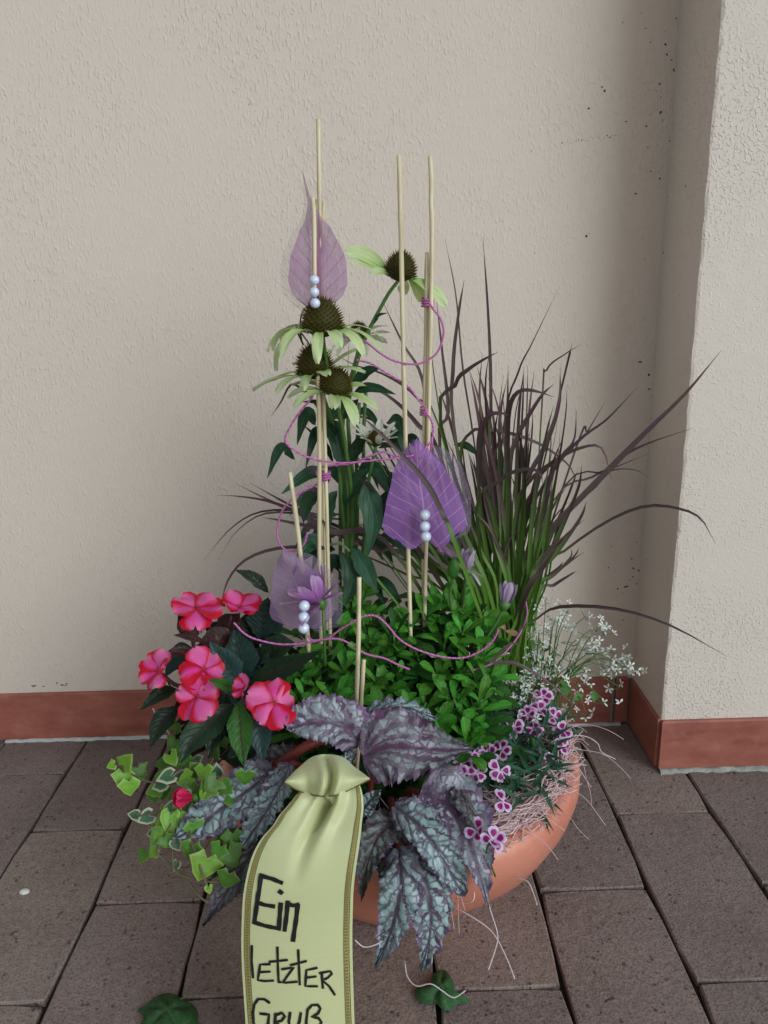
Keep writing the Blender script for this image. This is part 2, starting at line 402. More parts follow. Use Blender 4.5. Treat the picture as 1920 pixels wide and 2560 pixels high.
def m_imp():
    g = G('impatiens_petal'); u, v, uv = g.uv(); a = g.math('ABSOLUTE', g.math('MULTIPLY_ADD', u, 2, -1))
    n = g.noise(g.pos('Object'), 90, 3); e = g.math('ADD', a, g.math('MULTIPLY', g.math('SUBTRACT', n, .5), .5))
    r = g.rnd()
    pk = g.mix(r, (.80, .16, .42), (.80, .04, .33))
    pk = g.mix(g.ramp(v, [(.55, 0), (1, .5)]), pk, (.83, .26, .42))
    c = g.mix(g.ramp(g.math('ADD', e, g.math('MULTIPLY', g.math('SUBTRACT', r, .5), .6)), [(.32, 0), (.74, 1)]), pk, (.60, .006, .028))
    c = g.mix(g.ramp(v, [(.06, .9), (.24, 0)]), c, (.50, .008, .03))
    return g.out(c, .42, n, .15, .001, transl=.28, spec=.3)
M_IMPP = m_imp()
M_IMPRED = m_petal('impatiens_bud', (.42, .008, .04), (.58, .012, .07), (.66, .02, .12), .45, .25)
def m_dian():
    g = G('dianthus_petal'); u, v, uv = g.uv(); n = g.noise(g.pos('Object'), 260, 3)
    x = g.math('MULTIPLY_ADD', u, 2, -1); y = g.math('MULTIPLY', g.math('SUBTRACT', v, .48), 2.2)
    d = g.math('SQRT', g.math('ADD', g.math('MULTIPLY', x, x), g.math('MULTIPLY', y, y)))
    d = g.math('ADD', d, g.math('MULTIPLY', g.math('SUBTRACT', n, .5), .3))
    c = g.ramp(d, [(.50, (.26, .006, .15)), (.60, (.36, .03, .24)), (.68, (.66, .42, .64)), (1, (.72, .58, .74))])
    return g.out(c, .5, n, .15, .0005, transl=.25, spec=.3)
M_DIANP = m_dian()
M_WHITEP = m_petal('spurge_bract', (.60, .68, .52), (.80, .82, .78), (.82, .83, .82), .5, .3)
M_STEM = m_plain('green_stem', (.062, .155, .030), .5, .25, 80)
M_STEMD = m_plain('dark_green_stem', (.030, .070, .022), .5, .3, 80)
M_STEMR = m_plain('red_stem', (.20, .030, .022), .5, .4, 120)
M_STEMM = m_plain('maroon_stem', (.075, .018, .018), .45, .3, 90)
M_VINE = m_plain('vine_stem', (.13, .115, .06), .6, .3, 120)
M_ROOT = m_plain('dry_brown', (.34, .22, .12), .7, .25, 120)
def m_cone():
    g = G('coneflower_cone'); u, v, uv = g.uv()
    c = g.ramp(v, [(0, (.030, .040, .010)), (.5, (.060, .046, .010)), (.8, (.20, .10, .016)), (1, (.42, .21, .03))])
    return g.out(c, .6, spec=.1)
M_CONE = m_cone()
def m_stick():
    g = G('peeled_cane'); p = g.pos(); n = g.noise(g.scale(p, (3, 3, .12)), 90, 3); n2 = g.noise(p, 24, 2)
    c = g.ramp(n, [(.3, (.50, .42, .25)), (.6, (.68, .60, .40)), (.8, (.76, .69, .50))])
    c = g.mix(g.mr(n2, .55, .72, 0, .3), c, (.36, .27, .14))
    return g.out(c, .5, n, .3, .0006)
M_STICK = m_stick()
def m_pearl():
    g = G('blue_white_pearl'); lw = g.n('ShaderNodeLayerWeight'); lw.inputs[0].default_value = .35
    c = g.mix(lw.outputs['Facing'], (.66, .72, .86), (.40, .47, .70))
    return g.out(c, .16, spec=.6, coat=.6, sss=.15)
M_PEARL = m_pearl()
def m_skel(name, c0, alo, ahi, vein):
    g = G(name); u, v, uv = g.uv(); a = g.math('ABSOLUTE', g.math('MULTIPLY_ADD', u, 2, -1))
    n = g.noise(uv, 3.5, 3); web = g.voro(g.scale(uv, (1.2, 2.2, 1)), 26, 'DISTANCE_TO_EDGE')
    ph = g.math('FRACT', g.math('MULTIPLY', g.math('SUBTRACT', v, g.math('MULTIPLY', g.math('POWER', a, .8), .26)), 9))
    d = g.math('MULTIPLY', g.math('ABSOLUTE', g.math('SUBTRACT', ph, .5)), 2)
    sv = g.math('MAXIMUM', g.ramp(d, [(.90, 0), (.97, 1)]), g.ramp(a, [(.012, 1), (.035, 0)]))
    net = g.ramp(web, [(0, 1), (.06, 0)])
    al = g.math('ADD', g.mr(n, .3, .7, alo, ahi), g.math('ADD', g.math('MULTIPLY', sv, .28), g.math('MULTIPLY', net, .14)), clamp=True)
    c = g.mix(sv, c0, vein)
    return g.out(c, .55, transl=.45, spec=.2, alpha=al)
M_SKEL = m_skel('lilac_skeleton_leaf', (.40, .20, .44), .42, .66, (.36, .10, .28))
M_SKELL = m_skel('lavender_skeleton_leaf', (.40, .26, .47), .52, .74, (.46, .30, .52))
M_SKELV = m_skel('violet_skeleton_leaf', (.40, .185, .56), .66, .86, (.58, .34, .66))
M_SKELP = m_skel('pale_skeleton_leaf', (.42, .32, .50), .20, .34, (.40, .26, .44))
M_SKELF = m_skel('faint_skeleton_leaf', (.46, .35, .44), .10, .20, (.45, .28, .40))
def m_cord():
    g = G('pink_paper_cord'); u, v, uv = g.uv(); tw = g.math('SINE', g.math('MULTIPLY', g.math('ADD', g.math('MULTIPLY', v, 60), u), 6.283))
    c = g.mix(g.mr(tw, -1, 1, 0, 1), (.42, .085, .30), (.58, .19, .45))
    return g.out(c, .55, tw, .5, .0006)
M_CORD = m_cord()
def m_ribbon():
    g = G('lime_satin'); u, v, uv = g.uv()
    wv = g.noise(g.scale(uv, (2, 420, 1)), 1, 2); wx = g.noise(g.scale(uv, (300, 3, 1)), 1, 1)
    c = g.mix(wv, (.62, .66, .33), (.70, .73, .42))
    return g.out(c, .38, g.math('ADD', wv, wx), .12, .0003, transl=.22, sheen=.25, spec=.45)
M_RIB = m_ribbon()
def m_gold():
    g = G('gold_thread'); u, v, uv = g.uv(); st = g.math('SINE', g.math('MULTIPLY', v, 900))
    c = g.mix(g.mr(st, -1, 1, 0, 1), (.27, .22, .055), (.47, .41, .14))
    p = g.out(c, .35, st, .4, .0003); [x for x in g.t.nodes if x.type == 'BSDF_PRINCIPLED'][0].inputs['Metallic'].default_value = .55
    return p
M_GOLD = m_gold()
M_OLIVE = m_plain('olive_thread', (.13, .13, .035), .6, .2, 200)
M_INK = m_plain('black_marker', (.006, .006, .008), .5, .1, 200)
M_SISAL = m_plain('pink_sisal', (.95, .78, .78), .6, .06, 40, transl=.45)
M_SISALP = m_plain('pale_sisal', (.66, .56, .58), .6, .15, 40)

# ================================================================== the setting
BC = V((0.020, 0.950, 0.0)); BR = 0.249                      # bowl centre and belly radius
# paving: a dark bed and single pavers
g = box((-4, -3, -.06), (4, 1.5, -.010))
pav = bpy.data.objects.new('paving', mesh('paving', g, M_BED, False)); col.objects.link(pav); pav['kind'] = 'structure'
pav['label'] = 'brown concrete block paving with dark joints'
PW, PL = 0.1538, 0.308
def paver_mesh(seed, L0=PL):
    r = random.Random(seed); gx, gy = .0019, .0010; hx, hy = PW / 2 - gx, L0 / 2 - gy
    def ring(ins, z, j):
        pts = []
        for (ax, ay), (bx, by), n in (((-1, -1), (1, -1), 4), ((1, -1), (1, 1), 6), ((1, 1), (-1, 1), 4), ((-1, 1), (-1, -1), 6)):
            for i in range(n):
                t = i / n; x = (ax + (bx - ax) * t) * (hx - ins); y = (ay + (by - ay) * t) * (hy - ins)
                k = .0035 if i == 0 else 0
                pts.append(V((x - math.copysign(k, x) * (i == 0) + r.uniform(-j, j), y - math.copysign(k, y) * .6 * (i == 0) + r.uniform(-j, j), z + r.uniform(-j, j) * .4)))
        return pts
    v = ring(0, -.03, 0) + ring(0, -.0022, .0008) + ring(.0020, 0, .0008); k = 20; f = []
    for a in range(2):
        for j in range(k): f.append((a * k + j, a * k + (j + 1) % k, (a + 1) * k + (j + 1) % k, (a + 1) * k + j))
    f.append(tuple(range(2 * k, 3 * k)))
    return mesh('paver', (v, f, None), M_PAVER, False)
PV = [paver_mesh(s) for s in range(6)]
for ci in range(-10, 9):
    x = 0.054 + (ci + .5) * PW
    off = .724 if ci % 2 == 0 else .877
    for rj in range(-4, 2):
        y0 = off + rj * .308
        if y0 > 1.27 or (x > .5 and y0 > 1.13): continue
        if y0 + PL > 1.33: pass
        o = inst('paver', PV[R.randrange(6)], pav, Matrix.Translation((x, y0 + PL / 2, R.uniform(-.0008, .0005))) @ Matrix.Rotation(R.uniform(-.004, .004) + (math.pi if R.random() < .5 else 0), 4, 'Z') @ Matrix.Rotation(R.uniform(-.003, .003), 4, 'X'))
# wall and pillar
wall = thing('house_wall', 'cream roughcast house wall behind the plant bowl, with terracotta skirting tiles', 'wall', (-.6, 1.3, 0))
def grid_wall(x0, x1, y, z0, z1): return box((x0, y, z0), (x1, y + .25, z1))
part('plaster', box((-4, 1.2975, .094), (.55, 1.55, 2.9)), M_WALL, wall, False)
part('wall_base', box((-4, 1.2985, -.01), (.55, 1.54, .0935)), M_GROUT, wall, False)
xs = [-4 + .03, -2.77, -2.37, -1.97, -1.57, -1.17, -.77, -.37, .03, .432]
for a, b in zip(xs, xs[1:]):
    part('skirting_tile', cbox((a + .0025, 1.2895, .004), (b - .0025, 1.305, .0985), .0022), M_TILE, wall, False)
part('skirting_tile', cbox((.4375, 1.2897, .004), (.4605, 1.305, .0983), .0022), M_TILE, wall, False)
r = random.Random(3)
def smear(x0, x1, y, h, n, mat, par, name, dpt=.006):
    v, f = [], []
    for i in range(n + 1):
        x = x0 + (x1 - x0) * i / n; hh = h * r.uniform(.4, 1.2); dd = dpt * r.uniform(.4, 1.3)
        v += [V((x, y + .004, hh)), V((x, y - dd * .4, hh * .8)), V((x, y - dd, .0))]
    for i in range(n):
        for j in range(2): f.append((i * 3 + j, i * 3 + 3 + j, i * 3 + 4 + j, i * 3 + 1 + j))
    return part(name, (v, f, None), mat, par, True)
smear(-.715, .45, 1.290, .0065, 120, M_SEAL, wall, 'sealant_strip', .004)
pil = thing('wall_pillar', 'cream roughcast pillar projecting from the wall, lit on its front face', 'pillar', (.8, 1.15, 0))
# pillar plaster with a softly uneven arris
v, f = [], []
r = random.Random(11); NZ = 150
for i in range(NZ + 1):
    z = .092 + (2.9 - .092) * i / NZ; j = r.uniform(-.0009, .0009); k = r.uniform(-.0009, .0009)
    v += [V((.4685, 1.4, z)), V((.4685, 1.1515 + k, z)), V((.4695 + j, 1.1475 + k, z)), V((.4735 + j, 1.1462, z)), V((1.6, 1.1462, z))]
for i in range(NZ):
    for j in range(4): f.append((i * 5 + j, i * 5 + j + 1, i * 5 + 6 + j, i * 5 + 5 + j))
part('plaster', (v, f, None), M_PILLAR, pil, False)
part('pillar_base', box((.4705, 1.1475, -.01), (1.6, 1.4, .0925)), M_GROUT, pil, False)
part('skirting_tile', cbox((.4635, 1.1465, .004), (.4735, 1.2885, .0965), .002), M_TILE, pil, False)
for a, b in ((.4685, .80), (.805, 1.2), (1.205, 1.6)):
    part('skirting_tile', cbox((a, 1.1385, .004), (b, 1.152, .096), .0025), M_TILE, pil, False)
smear(.47, 1.0, 1.1385, .006, 60, M_MORTAR, pil, 'mortar_smear', .007)
# soil splashes on the plaster
def speck_mesh(seed, mat):
    r = random.Random(seed); v = [V((0, 0, .0006))]; f = []; n = 9
    for i in range(n):
        a = i * 2 * math.pi / n; q = r.uniform(.5, 1); v.append(V((math.cos(a) * q * .0018, math.sin(a) * q * .0021, 0)))
    for i in range(n): f.append((0, 1 + i, 1 + (i + 1) % n))
    return mesh('dirt_speck', (v, f, None), mat, True)
SPK = [speck_mesh(i, M_SPECK) for i in range(4)] + [speck_mesh(9 + i, M_SPECK2) for i in range(4)]
def r1(x, y): return ((1320 + x * 600 / 1659) / SC, (y * 700 / 1936) / SC)
def r5(x, y): return ((1400 + x * .52) / SC, (750 + y * .52) / SC)
spl = [(r1(*q), s) for q, s in [((780, 90), .7), ((1025, 127), 1), ((817, 195), .7), ((845, 292), .8), ((950, 308), 1.1), ((960, 377), 1.2), ((992, 415), .9), ((1008, 484), 1.2), ((910, 580), 1.2),
    ((512, 602), 1.4), ((530, 628), 1.6), ((420, 750), 1), ((916, 778), 2), ((818, 872), 1), ((930, 830), .8), ((745, 1340), 1.1), ((1090, 1288), 1.3), ((848, 1185), 1.1), ((403, 1633), 1.4), ((425, 1615), .7), ((935, 1745), 1.6), ((810, 1790), .8), ((980, 975), .9), ((910, 1235), .9), ((828, 1020), .8), ((655, 155), .6), ((45, 1750), .8), ((25, 1043), .7), ((678, 840), 1)]]
spl += [(r5(*q), s) for q, s in [((385, 298), 1.4), ((428, 360), 1.6), ((428, 428), 1.4), ((475, 430), .9), ((440, 460), .8), ((440, 570), .8), ((345, 1245), 1.1), ((352, 1290), 1.6), ((380, 1300), 1.3), ((233, 1287), 1.1), ((350, 1330), 1.1), ((335, 1345), 1), ((318, 1378), 1.8), ((278, 1388), 1.4), ((368, 1365), 1.1), ((303, 1538), 1.3), ((235, 1577), .9), ((245, 1185), .8), ((418, 1247), .9), ((370, 1165), .8), ((300, 1410), .9)]]
for i in range(22): spl.append((r1(235 + i * 19.5, 988 - i * 2.6 + R.uniform(-12, 12)), R.uniform(.3, .75)))
for i in range(16): spl.append(((720 + R.uniform(0, 60), 494 + R.uniform(-2, 2)) if i < 8 else (1065 + R.uniform(0, 30), 479 + R.uniform(-2, 2)), R.uniform(.2, .45)))
for i in range(26): spl.append((r1(R.gauss(930, 60), R.uniform(200, 1900)), R.uniform(.3, .7)))
for (px, py), s in spl:
    p = W(px, py, 1.2975); onp = False
    if p.x > .4685:                                              # it lies on the pillar's flank instead
        d = ray(px, py); p = V((0, 0, CAM_H)) + d * (.4685 / d.x); onp = True
        if not 1.16 < p.y < 1.2975: continue
    M = Matrix.Translation(p) @ (Matrix.Rotation(-math.pi / 2, 4, 'Y') if onp else Matrix.Rotation(math.pi / 2, 4, 'X')) @ Matrix.Rotation(R.uniform(0, 6), 4, 'Z') @ Matrix.Diagonal((s * R.uniform(.6, 1), s * R.uniform(.7, 1.5), 1, 1))
    inst('dirt_speck', SPK[R.randrange(4) if s > .8 else R.randrange(8)], pil if onp else wall, M)
for k, (px, py) in enumerate(((82, 1480), (130, 1478))):
    for i in range(5):
        p = W(px + R.uniform(-14, 14), py + R.uniform(-3, 3), 1.2975)
        inst('dirt_speck', SPK[4 + i % 4], wall, Matrix.Translation(p) @ Matrix.Rotation(math.pi / 2, 4, 'X') @ Matrix.Diagonal((2.2, .8, 1, 1)))

# ================================================================== the bowl
bowl = thing('plant_bowl', 'large round terracotta coloured plastic planter bowl standing on the paving', 'plant bowl', BC)
pf = [(.0, .004), (.116, .004), (.120, 0), (.131, 0), (.136, .006), (.150, .022), (.187, .06), (.222, .10), (.241, .135), (.2485, .160), (.2485, .176), (.246, .186), (.240, .192), (.233, .193), (.226, .190), (.223, .182), (.219, .150)]
part('bowl_shell', lathe(pf, BC), M_BOWL, bowl)
v, f, uv = lathe([(.0, .168), (.08, .170), (.14, .168), (.19, .163), (.222, .156)], BC, 64)
v = [p + V((0, 0, R.uniform(-.004, .005))) for p in v]
part('soil', (v, f, uv), M_SOIL, bowl)
TOP = .166

# ================================================================== canes, skeleton leaf picks, cord
CANES = 'thin peeled canes stuck in the bowl'
def cane(pts, y0, y1, label, rr=.0027):
    ys = [y0 + (y1 - y0) * i / (len(pts) - 1) for i in range(len(pts))]
    P = [W(a, b, y) for (a, b), y in zip(pts, ys)]
    d = (P[-1] - P[-2]).normalized()
    if d.z < -.2 and P[-1].z > TOP: P.append(P[-1] + d * ((P[-1].z - TOP + .02) / -d.z))
    sp = catmull(P, 26); r = random.Random(int(pts[0][0]))
    k = [1 + r.uniform(-.10, .10) for _ in range(30)]
    return single('cane', tube(sp, lambda t: rr * k[int(t * 26)], 8), M_STICK, label, 'cane', P[-1], CANES)
cane([(688, 257), (690, 435), (696, 655), (699, 855), (703, 989), (709, 1234), (714, 1395)], .955, .95, 'tallest peeled cane, rising behind the top lilac skeleton leaf', .0024)
cane([(675, 424), (679, 489), (680, 742), (686, 800), (690, 955), (690, 1217), (694, 1400)], .935, .945, 'peeled cane rising in front of the spiky coneflower heads', .0026)
cane([(683, 431), (688, 700), (691, 1000), (697, 1300)], .965, .965, 'shorter peeled cane between two others above the top lilac skeleton leaf')
cane([(699, 435), (695, 560), (693, 800), (700, 1100), (705, 1300)], .968, .965, 'shorter peeled cane right against the tallest cane', .0022)
cane([(626, 1020), (640, 1120), (652, 1228), (664, 1370), (670, 1440)], .93, .92, 'short leaning peeled cane behind the lowest lilac skeleton leaf', .0030)
cane([(862, 336), (866, 500), (870, 700), (873, 830), (877, 985), (881, 1150), (885, 1300)], .965, .955, 'single straight peeled cane in front of the side-on coneflower', .0029)
cane([(929, 338), (932, 395), (931, 440), (933, 475), (932, 600), (930, 700), (927, 850), (924, 985), (921, 1150), (918, 1300)], .985, .985, 'tall slightly kinked peeled cane carrying the violet leaf pick', .0029)
cane([(922, 545), (920, 700), (917, 850), (916, 985), (914, 1150), (915, 1300)], .990, .990, 'short peeled cane in the bundle tied with pink cord', .0024)
cane([(926, 556), (925, 700), (922, 850), (920, 985), (918, 1150), (917, 1300)], .996, .996, 'short peeled cane at the back of the bundle tied with pink cord', .0024)
cane([(776, 1247), (774, 1400), (770, 1510)], .875, .865, 'short peeled cane standing free among the green daisy leaves', .0028)
cane([(786, 1425), (781, 1505)], .855, .85, 'stubby peeled cane end just above the begonia leaves', .0026)

def skel_leaf(par, pts, ys, hwpx, mat, notch=0.0, tail=True, name='skeleton_leaf'):
    P = [W(a, b, y) for (a, b), y in zip(pts, ys)]; s = pxm(P[0])
    pr = prof([(0, .42), (.05, .85), (.16, 1), (.34, .93), (.55, .58), (.68, .24), (.78, .07), (1, .012)]) if tail else prof([(0, .66), (.05, .96), (.14, 1), (.36, .88), (.62, .62), (.85, .30), (1, .03)])
    n = V((0, -1, .25)).normalized(); r = random.Random(len(pts) + int(hwpx))
    a = r.uniform(0, 6)
    def bump(q, t): return .006 * math.sin(q * 2.2 + a) * (1 - t) + .003 * math.sin(t * 9 + q * 2) - .006 * q * q
    g = strip(catmull(P, 30), scaled(pr, hwpx * s), n, 12, .05, bump)
    # rounded heart-shaped base
    vv = g[0]; T = (P[1] - P[0]).normalized()
    for i in range(13):
        q = i / 12 * 2 - 1
        for row, k in ((0, 1), (1, .75), (2, .45), (3, .2)):
            vv[row * 13 + i] = vv[row * 13 + i] - T * (hwpx * s * k * (notch * (1 - (2 * abs(q) - 1) ** 2)))
    return part(name, g, mat, par)
def pearls(par, pts, y, dpx):
    for a, b in pts:
        p = W(a, b, y); part('pearl', sphere(p, dpx / 2 * pxm(p)), M_PEARL, par)
pk = thing('leaf_pick', 'lilac skeleton leaves with three pearls high up above the coneflowers', 'decoration', W(683, 668, .935), 'skeleton leaf picks with three pearls')
skel_leaf(pk, [(685, 655), (686, 560), (676, 470), (653, 368)], [.94, .945, .945, .94], 64, M_SKEL, .22)
skel_leaf(pk, [(672, 660), (668, 560), (664, 480), (655, 380)], [.952, .958, .955, .95], 64, M_SKELF, .22)
pearls(pk, [(679, 605), (679, 631), (681, 655)], .908, 22)
part('leaf_stalk', tube([W(681, 460, .942), W(684, 560, .938), W(687, 700, .94)], .0013, 6), m_plain('rose_stalk', (.36, .09, .17), .6), pk)
pk = thing('leaf_pick', 'violet skeleton leaves with three pearls in front of the purple grass', 'decoration', W(919, 1190, .965), 'skeleton leaf picks with three pearls')
skel_leaf(pk, [(919, 1160), (914, 1085), (903, 1010), (898, 950)], [.940, .944, .946, .944], 91, M_SKELV, .3, False)
skel_leaf(pk, [(930, 1150), (945, 1080), (948, 1010), (935, 965)], [.950, .955, .955, .952], 84, M_SKELP, .25, False)
pearls(pk, [(918, 1112), (918, 1137), (920, 1159)], .926, 24)
pk = thing('leaf_pick', 'lilac skeleton leaves with three pearls low beside the open mauve daisy', 'decoration', W(657, 1370, .90), 'skeleton leaf picks with three pearls')
skel_leaf(pk, [(654, 1345), (646, 1290), (628, 1235), (611, 1190)], [.905, .905, .905, .905], 70, M_SKELL, .25, False)
skel_leaf(pk, [(668, 1345), (680, 1290), (672, 1235), (655, 1200)], [.917, .92, .92, .915], 66, M_SKELP, .25, False)
pearls(pk, [(657, 1309), (656, 1333), (656, 1357)], .866, 25)
pk = thing('leaf_pick', 'faint pale skeleton leaf half hidden behind the two front canes', 'decoration', W(668, 1180, .975))
skel_leaf(pk, [(668, 1150), (668, 1080), (662, 1020), (668, 965)], [.975] * 4, 42, M_SKELF, .2, False)
pk = thing('leaf_pick', 'small lilac skeleton leaf tip poking out right of the violet leaf', 'decoration', W(945, 1180, .95))
skel_leaf(pk, [(945, 1182), (970, 1195), (1000, 1208)], [.95] * 3, 11, M_SKEL, 0, False)

def cord(pts, ys, label, wraps=()):
    n = len(pts); ys = [ys[0] + (ys[1] - ys[0]) * i / (n - 1) for i in range(n)] if len(ys) == 2 and n > 2 else ys
    P = [W(a, b, y) for (a, b), y in zip(pts, ys)]
    o = single('craft_cord', tube(catmull(P, 14 * n), .00135, 6), M_CORD, label, 'cord', P[0], 'pink paper cords looped around the canes')
    for px, py, y, rr in wraps:
        c = W(px, py, y)
        h = [c + V((rr * math.cos(a * .5), rr * math.sin(a * .5), .0016 * a / 6.28 - .003)) for a in range(0, 44)]
        part('knot', tube(h, .0014, 5), M_CORD, o)
    return o
cord([(926, 652), (936, 668), (952, 690), (958, 722), (944, 762), (915, 782), (890, 787), (850, 779), (820, 762), (792, 740), (768, 733), (738, 726), (715, 722)], [.965, .95], 'pink cord swinging from the tied cane bundle to the largest coneflower head', [(924, 658, .990, .0075)])
cord([(770, 778), (800, 785), (830, 803), (862, 822), (885, 838), (905, 865), (918, 880), (922, 893), (930, 905), (936, 925), (930, 955), (905, 978), (870, 988), (800, 995), (740, 1000), (680, 992), (640, 975), (616, 952), (628, 920), (648, 890), (668, 866), (676, 855)], [.97, .925], 'pink cord in a wide loop round all tall canes below the coneflower heads', [(919, 893, .990, .0065)])
cord([(935, 935), (932, 965), (925, 985), (890, 990), (850, 985), (830, 976), (800, 985), (765, 1000), (720, 1005), (692, 1010), (684, 1022), (692, 1032), (705, 1028), (706, 1036), (690, 1044), (660, 1058), (635, 1075), (612, 1100), (600, 1135), (599, 1160), (610, 1182), (625, 1190), (645, 1186), (658, 1172), (664, 1150)], [.965, .935], 'pink cord knotted on the front cane and curling round the short leaning cane', [(704, 1032, .951, .0055)])
cord([(505, 1345), (530, 1370), (560, 1383), (610, 1392), (665, 1388), (705, 1380), (735, 1360), (765, 1342), (790, 1330), (815, 1332), (838, 1352), (860, 1378), (890, 1398), (930, 1413), (970, 1421), (1005, 1420), (1040, 1405), (1065, 1383), (1077, 1360)], [.89, .90], 'pink cord lying over the green daisy leaves from the pink balsam to the grass')
cord([(664, 1372), (675, 1383), (700, 1381), (730, 1380), (755, 1390), (790, 1412), (830, 1422), (860, 1436), (885, 1446)], [.885, .865], 'pink cord dropping into the green daisy leaves beside the free short cane')
cord([(1010, 1450), (1040, 1442), (1068, 1430), (1095, 1405), (1122, 1370), (1138, 1330), (1136, 1300)], [.90, .99], 'pink cord climbing past the grass beside the white spurge')

# ================================================================== purple fountain grass
gb = W(1090, 1330, 1.07); GB = V((gb.x, gb.y, TOP))
grass = thing('fountain_grass', 'clump of purple fountain grass with green blade bases at the back of the bowl', 'grass plant', GB)
TOCAM = V((0, -1, .25)).normalized()
def blade(pts, y0, y1, wpx, root=True, seed=0, nrm=None, mat=None):
    ys = [y0 + (y1 - y0) * i / (len(pts) - 1) for i in range(len(pts))]
    P = [W(a, b, y) for (a, b), y in zip(pts, ys)]
    if root:
        r = random.Random(seed * 7 + int(pts[0][0] * 3)); b0 = GB + V((r.uniform(-.045, .045), r.uniform(-.035, .03), 0))
        P = [b0] + P
    s = wpx * .5 * pxm(P[-1])
    r = random.Random(int(pts[-1][0] * 13 + pts[-1][1])); tw = r.uniform(-1.0, 1.0)
    n = nrm or (TOCAM + V((r.uniform(-.9, .9), 0, r.uniform(-.3, .5)))).normalized()
    g = strip(catmull(P, 18), scaled(GRASS, s), n, 2, .28, None, tw)
    return part('blade', g, mat or M_GRASS, grass)
